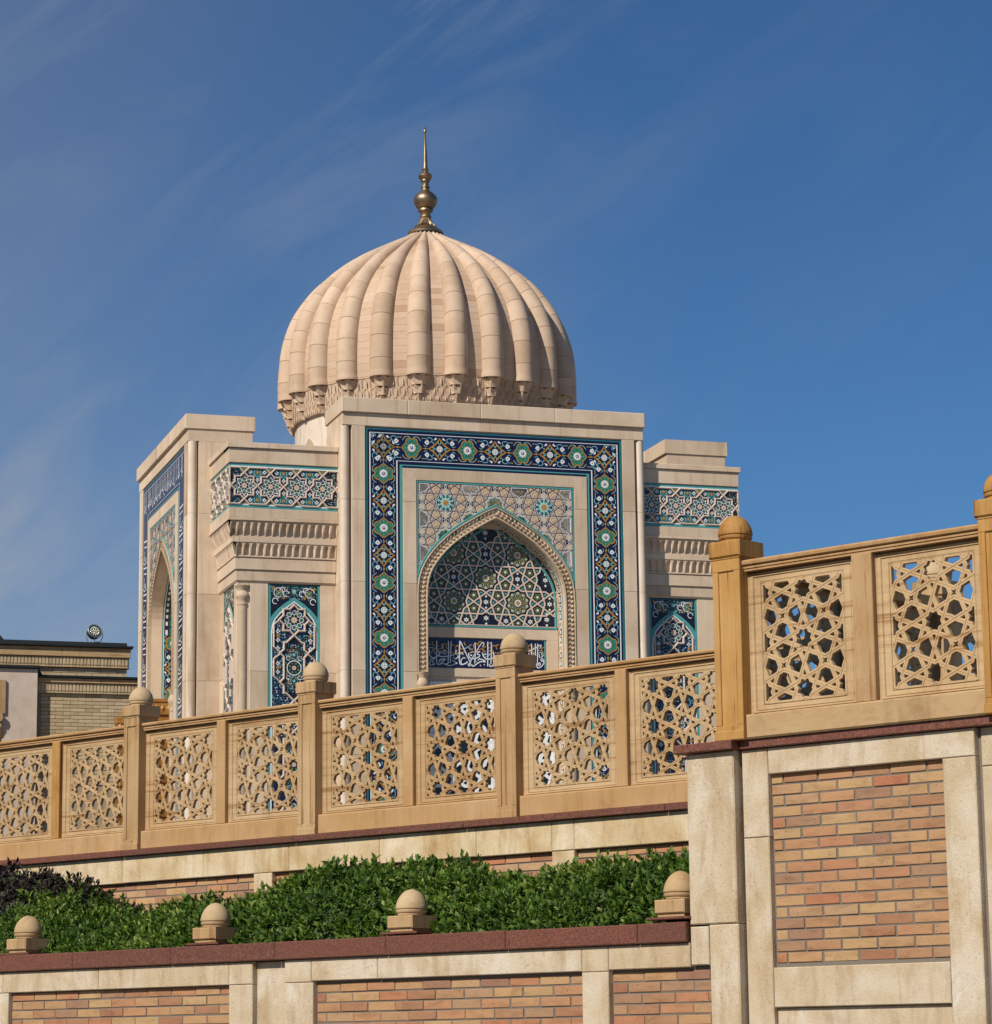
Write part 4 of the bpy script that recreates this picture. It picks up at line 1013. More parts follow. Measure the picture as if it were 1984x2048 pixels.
    for x0, x1, z0, z1 in ((-1.36, -1.30, 3.42, 9.21), (1.30, 1.36, 3.42, 9.21), (-1.30, 1.30, 9.15, 9.21), (-.03, .03, 3.42, 9.15)): q.box(x0, x1, nd-.075, nd-.013, z0, z1)
    q.build('window_frame', M['lattice_w'], P)
    return P
portal((0, -5.35, -3.42), 0, 1, True)
portal((-6.14, 0, -3.42), -PI/2, .905, True, nd=.86, floral=False)
portal((6.14, 0, -3.42), PI/2, .905, False)
portal((0, 5.35, -3.42), PI, 1, False)

# ---- the square hall between the portals
CX0, CX1, CY0, CY1 = -5.30, 5.54, .58, 10.12
q = MB()
q.box(CX0+.03, CX1-.03, CY0+.03, CY1, 3.42, 11.2)
q.box(CX0-.19, CX1+.19, CY0-.19, CY1+.19, 12.50, 13.95)
q.box(CX0-.02, CX1+.02, CY0-.02, CY1+.02, 11.2, 12.499)
HALL = q.build('hall', M['lime'], MAUS, BASE)
hb = BASE
# runs of wall in view: (axis, fixed plane, from, to); 'f' runs along u facing front, 's' runs along y facing left
def runbox(run, d0, d1, a, c, z0, z1, m='lime', name='stone_slab', ch=.004):
    """box on a run: d0/d1 outward distances from the wall face"""
    q = MB()
    if run == 'f': q.cbox(a, c, CY0-d1, CY0-d0, z0, z1, ch)
    else:
        q.cbox(a, c, 0, d1-d0, z0, z1, ch)            # built facing front then turned to face left
        q.v = [(CX0-d1+p[1], -p[0], p[2]) for p in q.v]
    return q.build(name, M[m], HALL, hb)
RUNS = [('f', -5.30, -3.22), ('f', 3.46, 5.54), ('s', -2.42, -.58)]
for r, a, c in RUNS:
    e = .0 if r == 'f' else 0
    lo = a; hi = c
    def ext(o):                                       # overhangs grow past the free corner only
        return (lo-(o if lo in (-5.30,) else 0), hi+(o if hi in (5.54, -.58) else 0))
    for d0, d1, z0, z1, nm in ((.0, .035, 11.215, 11.44, 'architrave_stone'), (.0, .065, 11.445, 11.695, 'architrave_stone'), (.0, .085, 11.70, 11.735, 'fillet_stone'),
                               (.0, .235, 12.50, 12.705, 'ledge_stone'), (.0, .255, 12.44, 12.498, 'ledge_stone'), (.0, .235, 13.655, 13.965, 'frieze_stone'), (-.3, .275, 13.970, 14.085, 'coping_stone')):
        x0, x1 = ext(d1); runbox(r, d0, d1, x0+.002, x1-.002, z0, z1, name=nm, ch=.008)
# muqarnas cornice: two tiers of little concave niches
def niche_mesh(w, h, dep, out, point=False):
    """scalloped niche: front lip at y=0, concave back, arched head; bottom edge tucked in by `out`"""
    q = MB(); N, R = 8, 8; rows = []
    for j in range(R+1):
        f = j/R; z = h*f
        k = 1.0 if f < .62 else math.sqrt(max(0, 1-((f-.62)/.38)**2))
        wid = (w*.5-.012)*k
        row = []
        for i in range(N+1):
            t = -1+2*i/N; row.append((wid*t, dep*k*math.sqrt(max(0, 1-t*t))+out*(1-min(1, f*1.5))**1.3+.0005, z))
        rows.append(row)
    vs_ = [p for r in rows for p in r]
    q.add(vs_, [(j*(N+1)+i, j*(N+1)+i+1, (j+1)*(N+1)+i+1, (j+1)*(N+1)+i) for j in range(R) for i in range(N)])
    # front plate pieces either side and above
    for s in (-1, 1):
        L1 = [(s*w*.5, out*(1-min(1, (j/R)*1.5))**1.3, h*j/R) for j in range(R+1)]
        L2 = [(rows[j][0][0] if s < 0 else rows[j][-1][0], out*(1-min(1, (j/R)*1.5))**1.3, h*j/R) for j in range(R+1)]
        q.add(L1+L2, [(j, R+1+j, R+2+j, j+1) if s < 0 else (R+1+j, j, j+1, R+2+j) for j in range(R)])
    return q
n1_ = niche_mesh(.152, .31, .085, .10).mesh('cornice_niche', [M['lime']]); n2_ = niche_mesh(.152, .255, .075, .04).mesh('cornice_niche', [M['lime']])
for m_ in (n1_, n2_): m_.shade_smooth(); m_.set_sharp_from_angle(angle=math.radians(35))
for r, a, c in RUNS:
    n = round((c-a)/.152)
    for k in range(n+1):
        x = (a if r == 's' or a > 0 else c) + (.076+.152*k)*(1 if (r == 's' or a > 0) else -1)
        for me, d, z in ((n1_, .225, 12.125), (n2_, .125, 11.745)):
            if r == 'f': loc, rz = (x, CY0-d, z), 0
            else: loc, rz = (CX0-d, -x, z), -PI/2
            if r == 's' and x > c+d-.05: continue
            if r == 'f' and a < 0 and x < a-d+.05: continue
            if r == 'f' and a > 0 and x > c+d-.05: continue
            link('cornice_niche', me, HALL, tuple(p-b_ for p, b_ in zip(loc, hb)), rotz=rz)
    def ext2(o): return (a-(o if a == -5.30 else 0), c+(o if c in (5.54, -.58) else 0))
    x0, x1 = ext2(.145); runbox(r, .0, .140, x0, x1, 12.003, 12.122, name='cornice_course', ch=.004)
    x0, x1 = ext2(.06); runbox(r, .0, .045, x0, x1, 11.7365, 12.002, name='cornice_back', ch=.003)
    x0, x1 = ext2(.13); runbox(r, .0, .130, x0, x1, 12.1225, 12.4395, name='cornice_back', ch=.003)
# star frieze: interlaced cream straps over dark glazed fields
def arabesque(t, x0, x1, z0, z1, g, lay, ok=None):
    """small curls, buds and dots scattered over a dark glazed field"""
    r_ = random.Random(int((x0+z0)*1000)); x = x0+g/2
    while x < x1:
        z = z0+g/2
        while z < z1:
            a, b_ = x+r_.uniform(-.3, .3)*g, z+r_.uniform(-.3, .3)*g; q_ = r_.random()
            if ok is None or ok(a, b_):
                ph = r_.uniform(0, 6)
                if q_ < .52: t.l(arc(a, b_, g*.35, ph, ph+4.0, 5), g*.20, 'aqua' if q_ < .24 else 'teal' if q_ < .42 else 'turq', lay)
                elif q_ < .72: t.p(circ(a, b_, g*.24, 4, ph), 'green' if q_ < .62 else 'olive', lay)
                elif q_ < .88: t.p(star(a, b_, g*.36, g*.15, 4, ph), 'white', lay)
                else: t.p(circ(a, b_, g*.2, 5), 'gold', lay)
            z += g
        x += g
def star_frieze(t, x0, x1, c0, z, p, flip=1):
    t.rect(x0, 12.712, x1, 13.650, 'ink', 0)
    for za, w, c in ((13.622, .056, 'turq'), (13.580, .026, 'white'), (12.740, .056, 'turq'), (12.782, .026, 'white')): t.l([(x0, za), (x1, za)], w, c, 2)
    arabesque(t, x0+.02, x1-.02, 12.80, 13.56, .043, 1)
    h = .196; q2 = h*1.4142; n0 = math.floor((x0-c0)/p)-1; n1 = math.ceil((x1-c0)/p)+1; zs = 1.0
    def cl(pts): return [(min(max(a, x0), x1), b) for a, b in pts]
    for k in range(n0, n1+1):
        x = c0+k*p
        if x < x0-p*.6 or x > x1+p*.6: continue
        o = []
        for i in range(8): # outline of the eight-pointed star
            a0 = PI/4*i; tip = (q2*math.cos(a0), q2*math.sin(a0)); a1 = a0+PI/8; rr_ = h/math.cos(PI/8)
            o += [tip, (rr_*math.cos(a1)*1.0, rr_*math.sin(a1)*1.0)]
        o = [(x+a, z+b_) for a, b_ in o]
        t.p(cl(o), 'navy', 2)
        if x0 < x < x1:
            for i in range(8):
                a0 = PI/4*i; cx_, cz_ = x+.135*math.cos(a0), z+.135*math.sin(a0)
                t.l(circ(cx_, cz_, .048, 6, a0), .014, 'white', 3, True); t.p(circ(cx_, cz_, .034, 6, a0), 'green', 4); t.p(circ(cx_, cz_, .015, 5), 'olive', 5)
                b1 = a0+PI/8; t.p(circ(x+.185*math.cos(b1), z+.185*math.sin(b1), .016, 4), 'white', 3)
                t.p(star(x+.20*math.cos(a0), z+.20*math.sin(a0), .03, .012, 4), 'white', 3)
            t.p(star(x, z, .085, .055, 8), 'olive', 3); t.p(star(x, z, .068, .045, 8, 0), 'blush', 4); t.p(circ(x, z, .014, 5), 'gold', 5)
        if x0 <= x+q2*.99 and x-q2*.99 <= x1:
            t.bar(cl(o), .042, t.y-.034, t.y-.002, K['blush'], True)
        for s in (-1, 1):                            # diagonals running out to the edge strap
            t.bar(cl([(x-.5*p, z+s*.382), (x-.105, z+s*.382), (x, z+s*q2), (x+.105, z+s*.382), (x+.5*p, z+s*.382)]), .040, t.y-.0335, t.y-.0022, K['blush'])
            if x0 < x < x1: t.p([(x-.07, z+s*.382), (x+.07, z+s*.382), (x, z+s*.315)], 'olive', 2)
            xm = x+p/2                               # flowers in the fields between the stars
            if x0+.1 < xm < x1-.1:
                t.p([(xm-.17, z+s*.345), (xm+.17, z+s*.345), (xm+.12, z+s*.25), (xm+.045, z+s*.20), (xm, z+s*.06), (xm-.045, z+s*.20), (xm-.12, z+s*.25)], 'teal', 1)
                t.p(star(xm, z+s*.29, .048, .026, 6), 'gold', 3)
                for dx in (-.15, .15): t.p(star(xm+dx, z+s*.295, .05, .03, 4), 'white', 3); t.p(circ(xm+dx, z+s*.295, .018, 4), 'navy', 4)
                t.p(star(xm, z+s*.13, .055, .028, 4), 'white', 3); t.p(circ(xm, z+s*.13, .018, 4), 'navy', 4)
                for dx in (-.055, .055): t.l([(xm+dx, z+s*.33), (xm+dx*1.3, z+s*.25), (xm+dx*.4, z+s*.2)], .014, 'aqua', 2)
for r, x0, x1, c0 in (('f', -5.515, -3.215, -4.655), ('f', 3.455, 5.755, 4.859), ('s', -2.42, -.365, -.64)):
    t = Tile(CY0-.205 if r == 'f' else 0.); star_frieze(t, x0, x1, c0, 13.176, .5555)
    if r == 's': t.v = [(CX0-.205+p[1], -p[0], p[2]) for p in t.v]
    t.build('star_frieze', TM, HALL, hb)
# wall slabs, arched tile panels and corner colonnettes
def arched_panel(t, x0, x1):
    w = x1-x0; xc = (x0+x1)/2; za = 10.83
    t.rect(x0, 3.5, x1, 11.18, 'ink', 0)
    t.l([(x0+.027, 3.5), (x0+.027, 11.153), (x1-.027, 11.153), (x1-.027, 3.5)], .054, 'turq', 3)
    # spandrel scrolls
    for s in (-1, 1):
        for cx_, cz_, r in ((.33, 11.0, .10), (.17, 10.98, .06), (.40, 10.82, .06), (.25, 11.06, .05)):
            t.l(arc(xc+s*cx_, cz_, r, 0, 5.2, 8), .016, 'white', 2)
        t.p(star(xc+s*.32, 10.99, .075, .05, 4, PI/4), 'gold', 3); t.p(star(xc+s*.32, 10.99, .055, .035, 4), 'green', 4); t.p(circ(xc+s*.32, 10.99, .02, 5), 'aqua', 5)
        t.p(star(xc+s*.43, 11.09, .05, .02, 4), 'gold', 3); t.p(star(xc+s*.22, 10.89, .04, .02, 4), 'gold', 3)
    t.p(star(xc, 11.03, .06, .03, 5), 'aqua', 3)
    hw = w/2-.035
    A = [(-hw, 3.5), (-hw, 10.20), (-hw+.02, 10.36), (-hw+.085, 10.50), (-hw+.20, 10.625), (-hw+.34, 10.74), (0, 10.865)]
    A = [(xc+a, b) for a, b in A]+[(xc-a, b) for a, b in reversed(A[:-1])]
    t.p(A, 'navy', 3); t.l(A, .085, 'turq', 4)
    B2 = [(xc+(a-xc)*.925, b-.055) for a, b in A]; t.l(B2, .026, 'white', 5)
    arabesque(t, x0+.07, x1-.07, 8.0, 10.36, .052, 4, lambda a, b_: abs(a-xc) < hw-.06)
    arabesque(t, x0+.06, x1-.06, 10.86, 11.12, .045, 1)
    zc = 10.43; h = .225; q2 = h*1.4142; rr_ = h/math.cos(PI/8)
    def star8(z):
        o = []
        for i in range(8): o += [(xc+q2*math.cos(PI/4*i), z+q2*math.sin(PI/4*i)), (xc+rr_*math.cos(PI/4*i+PI/8), z+rr_*math.sin(PI/4*i+PI/8))]
        return o
    def fill8(z, r=.155):
        for i in range(8):
            a0 = PI/4*i; cx_, cz_ = xc+r*math.cos(a0), z+r*math.sin(a0)
            t.l(circ(cx_, cz_, .05, 6, a0), .015, 'white', 5, True); t.p(circ(cx_, cz_, .036, 6, a0), 'green', 6); t.p(circ(cx_, cz_, .014, 4), 'olive', 7)
            b1 = a0+PI/8; t.p(circ(xc+.205*math.cos(b1), z+.205*math.sin(b1), .018, 4), 'white', 5)
        t.p(star(xc, z, .095, .06, 8), 'olive', 5); t.p(star(xc, z, .075, .05, 8, 0), 'blush', 6); t.p(circ(xc, z, .015, 5), 'gold', 7)
    y0, y1 = t.y-.045, t.y-.008
    zz = zc
    while zz > 5:
        o = star8(zz); t.bar(o, .044, y0, y1, K['blush'], True); fill8(zz)
        z2 = zz-2*q2-1.36+.0                              # next star, beyond the long cartouche
        zt, zb = zz-q2, z2+q2; zm = (zt+zb)/2
        L_ = [(xc, zt), (xc+.165, zt-.155), (xc+.215, zt-.155), (xc+.215, zt-.30), (xc+.30, zt-.375), (xc+.215, zt-.46), (xc+.215, zb+.46), (xc+.30, zb+.375), (xc+.215, zb+.30), (xc+.215, zb+.155), (xc+.165, zb+.155), (xc, zb)]
        for s in (-1, 1):
            mir = [(xc+s*(a-xc), b) for a, b in L_]; t.bar(mir, .044, y0, y1, K['blush'])
            for ca, cb in ((zz+.02, zt-.37), (zt-.38, zb+.38)):  # side cells
                xs = xc+s*.345
                c8 = [(xs-.045*s, ca-.02), (xs+.085*s, ca-.12), (xs+.085*s, cb+.12), (xs-.045*s, cb+.01)]
                t.bar(c8, .036, y0, y1, K['blush'])
                zq = (ca+cb)/2
                for dz in (-.26, -.09, .09, .26):
                    if abs(dz) < abs(ca-cb)/2-.05: t.p(star(xs, zq+dz, .055, .03, 4), 'white', 5); t.p(circ(xs, zq+dz, .022, 4), 'teal', 6)
                t.p(star(xs, zq, .045, .025, 6), 'gold', 6)
        for s in (-1, 1): t.p([(xc, zt-.02), (xc+s*.20, zt-.17), (xc+s*.20, zb+.17), (xc, zb+.02)], 'ink', 5)
        arabesque(t, xc-.19, xc+.19, zb+.18, zt-.18, .048, 6, lambda a, b_: math.hypot(a-xc, b_-zm) > .17)
        t.l(circ(xc, zm, .15, 14), .018, 'white', 6, True)
        for i in range(8):
            a0 = PI/4*i+PI/8; t.p(circ(xc+.095*math.cos(a0), zm+.095*math.sin(a0), .026, 6), 'olive' if i % 2 else 'green', 6)
        t.p(star(xc, zm, .055, .035, 8), 'blush', 6); t.p(circ(xc, zm, .015, 5), 'gold', 7)
        for s in (-1, 1):
            t.l(smooth_open([(xc, zm+s*.46), (xc+.10, zm+s*.34), (xc+.15, zm+s*.22), (xc+.03, zm+s*.17)], 1), .020, 'gold', 5); t.l(smooth_open([(xc, zm+s*.46), (xc-.10, zm+s*.34), (xc-.15, zm+s*.22), (xc-.03, zm+s*.17)], 1), .020, 'gold', 5)
            t.l(circ(xc, zm+s*.27, .075, 8, 0, .085), .016, 'white', 5, True); t.p(circ(xc, zm+s*.27, .055, 8), 'turq' if s > 0 else 'green', 5); t.p(star(xc, zm+s*.27, .04, .02, 4), 'aqua', 6)
            for d in (-1, 1): t.l(arc(xc+d*.12, zm+s*.20, .045, 0, 5.5, 6), .014, 'white', 6); t.p(circ(xc+d*.12, zm+s*.20, .025, 5), 'teal', 6); t.p(circ(xc+d*.165, zm+s*.07, .022, 5), 'olive', 6)
        zz = z2
for r, px0, px1, ends in (('f', -4.650, -3.545, (-5.03, -3.20)), ('f', 3.715, 4.82, (3.44, 5.27)), ('s', -2.02, -.915, (-2.43, -.85))):
    t = Tile(CY0+.022 if r == 'f' else 0.); arched_panel(t, px0, px1)
    if r == 's': t.v = [(CX0+.022+p[1], -p[0], p[2]) for p in t.v]
    t.build('arched_tile_panel', TM, HALL, hb)
    for a, c in courses(11.212):
        for x0, x1 in ((ends[0], px0), (px1, ends[1])): runbox(r, -.031, 0, x0+.001, x1-.001, a+.003, c-.003)
    runbox(r, -.031, 0, px0+.001, px1-.001, 11.184, 11.212)
# notched corners carry a slender colonnette with a carved vase capital
for s, cx_ in ((1, CX0), (-1, CX1)):
    q = MB(); r = .108
    q.lathe([(r, 3.42), (r, 10.70)], 24, cx_+s*.13, CY0+.10); q.lathe(vase_capital(r, 10.70, .42), 24, cx_+s*.13, CY0+.10)
    q.build('corner_colonnette', M['rope_bg'], HALL, hb, auto=35)
    runbox('f', -.02, .001, *sorted((cx_, cx_+s*.268)), 11.125, 11.212)
    if s > 0: runbox('s', -.02, .001, -.85, -.581, 11.125, 11.212)
q = MB(); q.box(CX0+.1, CX1-.1, CY0+.1, CY1-.1, 13.952, 13.99); q.build('flat_roof', M['paving'], HALL, hb)

# ---- drum and ribbed dome
DX, DY = BASE[0], BASE[1]
q = MB(); q.lathe([(3.04, 13.95), (3.04, 15.70)], 96)
DRUM = q.build('drum', M['lime_pale'], MAUS, (0, 0, 0), auto=30); DRUM.location = (0, 0, -BASE[2])
for k in range(12):                                   # shallow blind arches round the drum
    a = 2*PI*k/12+PI/12; q = MB(); pts = [(-.30, 14.0)]+[(-x*.2, 14.0+(z-9.4)*.36) for x, z in reversed(HALF[:14])]+[(x*.2, 14.0+(z-9.4)*.36) for x, z in HALF[1:14]]+[(.30, 14.0)]
    q.prism(pts, 0, .14); o = q.build('blind_arch', M['rope_bg'], DRUM); o.location = (3.10*math.sin(a), -3.10*math.cos(a), 0); o.rotation_euler = (0, 0, a)
crest = [(3.450, 16.22), (3.458, 16.55), (3.450, 17.00), (3.415, 17.35), (3.345, 17.68), (3.19, 18.12), (2.98, 18.48), (2.62, 18.94), (2.10, 19.38), (1.58, 19.72), (.94, 20.05), (.52, 20.25), (.36, 20.36)]
# resample the crest line evenly by arc length
def resample(P, n):
    d = [0]
    for a, b in zip(P, P[1:]): d.append(d[-1]+math.hypot(b[0]-a[0], b[1]-a[1]))
    out = []
    for i in range(n+1):
        s = d[-1]*i/n; k = max(j for j in range(len(P)-1) if d[j] <= s+1e-9); f = (s-d[k])/(d[k+1]-d[k])
        out.append((P[k][0]+(P[k+1][0]-P[k][0])*f, P[k][1]+(P[k+1][1]-P[k][1])*f))
    return out
cr = resample(smooth_open(crest, 2), 96)
rib_r = lambda R: .258*(max(R, .05)/3.2)**.74
def normal(i):
    a, b = cr[max(0, i-1)], cr[min(96, i+1)]; l = math.hypot(b[0]-a[0], b[1]-a[1]); return ((b[1]-a[1])/l, -(b[0]-a[0])/l)
# shell courses between the ribs, joints cut in; tone varies stone by stone
q = MB(); shell = []
for i in range(97):
    n_ = normal(i); R = cr[i][0]; d = rib_r(R-.2)*.92; shell.append((max(.05, R-n_[0]*d), cr[i][1]-n_[1]*d, n_))
vs_, fs, tone = [], [], []
for k in range(24):
    a0 = 2*PI*(k+.5)/24-math.radians(3.8)-PI/2
    for i in range(0, 96, 3):
        f = rnd.choice((0, 0, 0, 0, .2, .35, .9)) if rnd.random() < .5 else rnd.uniform(0, .3)
        rows = []
        for (ii, dn) in ((i, .005), (i+.10, 0), (i+2.90, 0), (i+3, .005)):
            i0 = min(95, int(ii)); fr = ii-i0
            R = shell[i0][0]*(1-fr)+shell[i0+1][0]*fr-shell[i0][2][0]*dn; z = shell[i0][1]*(1-fr)+shell[i0+1][1]*fr-shell[i0][2][1]*dn
            rows.append([(R*math.cos(a0+PI/24*t), R*math.sin(a0+PI/24*t), z) for t in (-1, -.33, .33, 1)])
        b0 = len(vs_); vs_ += [p for r in rows for p in r]
        for j in range(3):
            for t in range(3): fs.append((b0+j*4+t, b0+j*4+t+1, b0+j*4+t+5, b0+j*4+t+4)); tone.append(f)
me = bpy.data.meshes.new('dome'); me.from_pydata(vs_, [], fs); at = me.attributes.new('tone', 'FLOAT', 'FACE'); at.data.foreach_set('value', tone)
def dome_shell(n, b):
    limestone((.565, .42, .305), (.525, .38, .27), (.60, .465, .345), .12)(n, b)
    k = NB(n); c = b.inputs['Base Color'].links[0].from_socket
    a = k.node('ShaderNodeAttribute', attribute_name='tone')
    k.link(k.mix(c, k.ramp(a.outputs['Fac'], [(0, (1.02, 1.01, 1.01)), (.4, (.95, .91, .88)), (1, (.80, .70, .62))]), 1.0, 'MULTIPLY'), b.inputs['Base Color'])
M['dome_shell'] = mat('dome_course_limestone', (.6, .45, .33), .75, build=dome_shell)
me.materials.append(M['dome_shell']); DOME = link('dome', me, MAUS, (0, 0, -BASE[2]))
# each rib is a stack of half-round stones
NBk = 9; rib_meshes = []
cuts = [0, 7, 16, 25, 34, 43, 53, 64, 78, 96]
for bi in range(NBk):
    q = MB(); st = cuts[bi:bi+2]; rows = []; idx = []
    for ii in [st[0]+.02, st[0]+.14]+[x for x in range(st[0]+1, st[1])]+[st[1]-.14, st[1]-.02]: idx.append(ii)
    for e, ii in enumerate(idx):
        i0 = min(95, int(ii)); fr = ii-i0; n_ = normal(i0)
        R = cr[i0][0]*(1-fr)+cr[i0+1][0]*fr; z = cr[i0][1]*(1-fr)+cr[i0+1][1]*fr
        r = rib_r(R-.2); g = .010 if e in (0, len(idx)-1) else 0
        if bi == 0 and ii < 1.3: g = -.014 if ii < 1.2 else 0
        cR, cz_ = R-n_[0]*r, z-n_[1]*r; row = []
        for t in range(11):
            a = -PI*.53+PI*1.06*t/10; rr_ = r-g
            row.append(((cR+n_[0]*rr_*math.cos(a)), rr_*math.sin(a), cz_+n_[1]*rr_*math.cos(a)))
        rows.append(row)
    q.add([p for r in rows for p in r], [(j*11+t, j*11+t+1, (j+1)*11+t+1, (j+1)*11+t) for j in range(len(rows)-1) for t in range(10)])
    if bi == 0: q.add([p for p in rows[0]], [tuple(reversed(range(11)))])
    m_ = q.mesh('rib_stone', [M['dome']]); m_.shade_smooth(); m_.set_sharp_from_angle(angle=math.radians(38)); rib_meshes.append(m_)
# bracket capital under a rib: three stepped tiers of leaf niches
q = MB()
def tier(zt, zb, rt, rb, cen_t, cen_b, npt):
    top, bot = [], []
    for i in range(2*npt+1):
        a = -PI*.5+PI*i/(2*npt); cusp = i % 2 == 0
        top.append((cen_t+rt*(1.0 if cusp else .66)*math.cos(a), rt*(1.0 if cusp else .80)*math.sin(a), zt if cusp else zt-.035))
        bot.append((cen_b+rb*(.94 if cusp else 1.0)*math.cos(a), rb*math.sin(a), zb))
    mid = [(t_[0]*.42+b_[0]*.58-(0 if i % 2 == 0 else .018), t_[1]*.42+b_[1]*.58, t_[2]*.45+b_[2]*.55) for i, (t_, b_) in enumerate(zip(top, bot))]
    n = len(top); q.add(top+mid+bot, [(j*n+i, (j+1)*n+i, (j+1)*n+i+1, j*n+i+1) for j in range(2) for i in range(n-1)])
    q.add(top+[(cen_t-.05, 0, zt-.01)], [(i, i+1, n) for i in range(n-1)]); q.add(bot, [tuple(range(n))])
tier(16.235, 16.01, .245, .155, 3.19, 3.17, 3); tier(16.005, 15.82, .175, .12, 3.15, 3.13, 3); tier(15.815, 15.63, .13, .06, 3.12, 3.09, 2)
cap_me = q.mesh('rib_capital', [M['dome']])
for k in range(24):
    a = 2*PI*k/24-math.radians(3.8)-PI/2
    for m_ in rib_meshes: link('rib_stone', m_, DOME, (0, 0, 0), rotz=a)
    link('rib_capital', cap_me, DOME, (0, 0, 0), rotz=a)
# collar under the ribs: three rows of small blind niches
q = MB()
q.lathe([(3.02, 15.655), (3.12, 15.66), (3.135, 15.70), (3.15, 15.83), (3.175, 16.02), (3.20, 16.26), (3.215, 16.27)], 96, cap=False)
for row, (z, h, R, n) in enumerate(((15.69, .13, 3.150, 120), (15.845, .155, 3.172, 120), (16.035, .20, 3.205, 96))):
    for k in range(n):
        a = 2*PI*(k+.5*(row % 2))/n; w = PI/n*.74
        P2 = [(-w, 0), (-w, h*.55), (-w*.7, h*.8), (0, h), (w*.7, h*.8), (w, h*.55), (w, 0)]
        o_, i_ = [], []
        for t_, zz in P2:
            for (lst, rr_, sc_, dz) in ((o_, R+.014, 1., 0), (i_, R-.003, .62, -.012)):
                aa = a+t_*sc_; lst.append((rr_*math.cos(aa), rr_*math.sin(aa), z+zz+(dz if zz else 0)))
        q.add(o_+i_, [(j, j+1, 8+j, 7+j) for j in range(6)])
o = q.build('niche_collar', M['dome'], DOME); o['kind'] = 'stuff'
# bronze finial
fp = [(.02, 20.28), (.41, 20.36), (.415, 20.41), (.36, 20.455), (.27, 20.52), (.235, 20.545)]
fz = lambda y: 23.0-(y-100)*.001503
body = [(1600, 78), (1580, 97), (1562, 97), (1545, 80), (1515, 86), (1500, 96), (1478, 124), (1455, 124), (1440, 112), (1425, 140), (1395, 165), (1350, 192), (1310, 202), (1270, 196), (1230, 172), (1190, 130), (1160, 92), (1135, 66), (1112, 60), (1100, 76), (1082, 76), (1070, 58), (1030, 54), (1012, 60), (992, 78), (975, 76), (955, 98), (915, 117), (880, 100), (858, 62), (830, 44), (812, 58), (795, 58), (782, 42), (770, 40), (650, 34), (450, 26), (210, 13), (202, 16), (190, 28), (170, 29), (150, 20), (140, 9), (130, 14), (115, 15), (100, 2)]
q = MB(); q.lathe(fp, 32); q.lathe([(r*.00142, fz(y)) for y, r in body], 28)
FIN = q.build('finial', M['bronze'], DOME, auto=40)
q = MB()
for k in range(16):                                   # fluted skirt
    a = 2*PI*k/16; q.tube([(.095*math.cos(a), .095*math.sin(a), 20.78), (.12*math.cos(a), .12*math.sin(a), 20.68), (.165*math.cos(a), .165*math.sin(a), 20.59), (.245*math.cos(a), .245*math.sin(a), 20.53)], [.022, .026, .032, .035], 6)
q.lathe([(.23, 20.52), (.15, 20.60), (.105, 20.69), (.09, 20.79)], 24); q.build('fluted_skirt', M['bronze'], FIN, auto=50)

# ================================================================== BRICK BUILDING, FAR LEFT
BY = 20.0
B_ = (-9., BY, 3.42); T = thing('brick_building', 'pale buff brick building with dark metal copings, behind the mausoleum at far left', 'building', FR_M, B_)
q = MB(); q.box(-16, -.5, BY+.03, BY+8, 3.42, 11.62); q.box(-15, -4.24, BY+.42, BY+8, 11.5, 12.53); q.box(-6.72, -.5, BY-.055, BY+.03, 11.236, 11.512); q.box(-14, -4.19, BY+.345, BY+.42, 12.013, 12.279); q.build('wall_core', M['mortar_pale'], T, B_)
def lb(name, x0, x1, y0, y1, z0, z1, m, c=.008):
    q = MB(); q.cbox(x0, x1, y0, y1, z0, z1, c); return q.build(name, M[m], T, B_)
for a, c in ((-14, -11.2), (-11.2, -8.2), (-8.2, -6.02), (-6.02, -4.15)): lb('fascia_stone', a+.004, c-.004, BY+.27, BY+.6, 12.285, 12.54, 'sand_h')
for a, c in ((-6.73, -5.03), (-5.03, -2.9), (-2.9, -.5)): lb('fascia_stone', a+.004, c-.004, BY-.13, BY+.3, 11.515, 11.632, 'sand_h')
# carved dentil friezes
def dent(w, h):
    q = MB(); q.box(-w/2, w/2, .05, .10, 0, h)
    q.prism([(-w*.40, h*.30), (-w*.2, h*.16), (0, h*.30), (.2*w, h*.16), (w*.40, h*.30), (w*.36, h*.92), (w*.1, h*.97), (-w*.30, h*.92)], .028, .05)
    q.prism([(-w*.45, .0), (w*.45, .0), (w*.45, h*.13), (-w*.45, h*.13)], .036, .05); return q.mesh('dentil', [M['buff']])
d1, d2 = dent(.094, .262), dent(.094, .27)
for x in np.arange(-8.4, -4.18, .094): link('dentil', d1, T, (x-B_[0], .285, 12.015-B_[2]))
for x in np.arange(-6.68, -3.6, .094): link('dentil', d2, T, (x-B_[0], -.115, 11.238-B_[2]))
for z0, z1 in ((12.0, 12.012), (12.278, 12.284)): lb('fillet_stone', -14, -4.17, BY+.30, BY+.6, z0, z1, 'sand_m', .002)
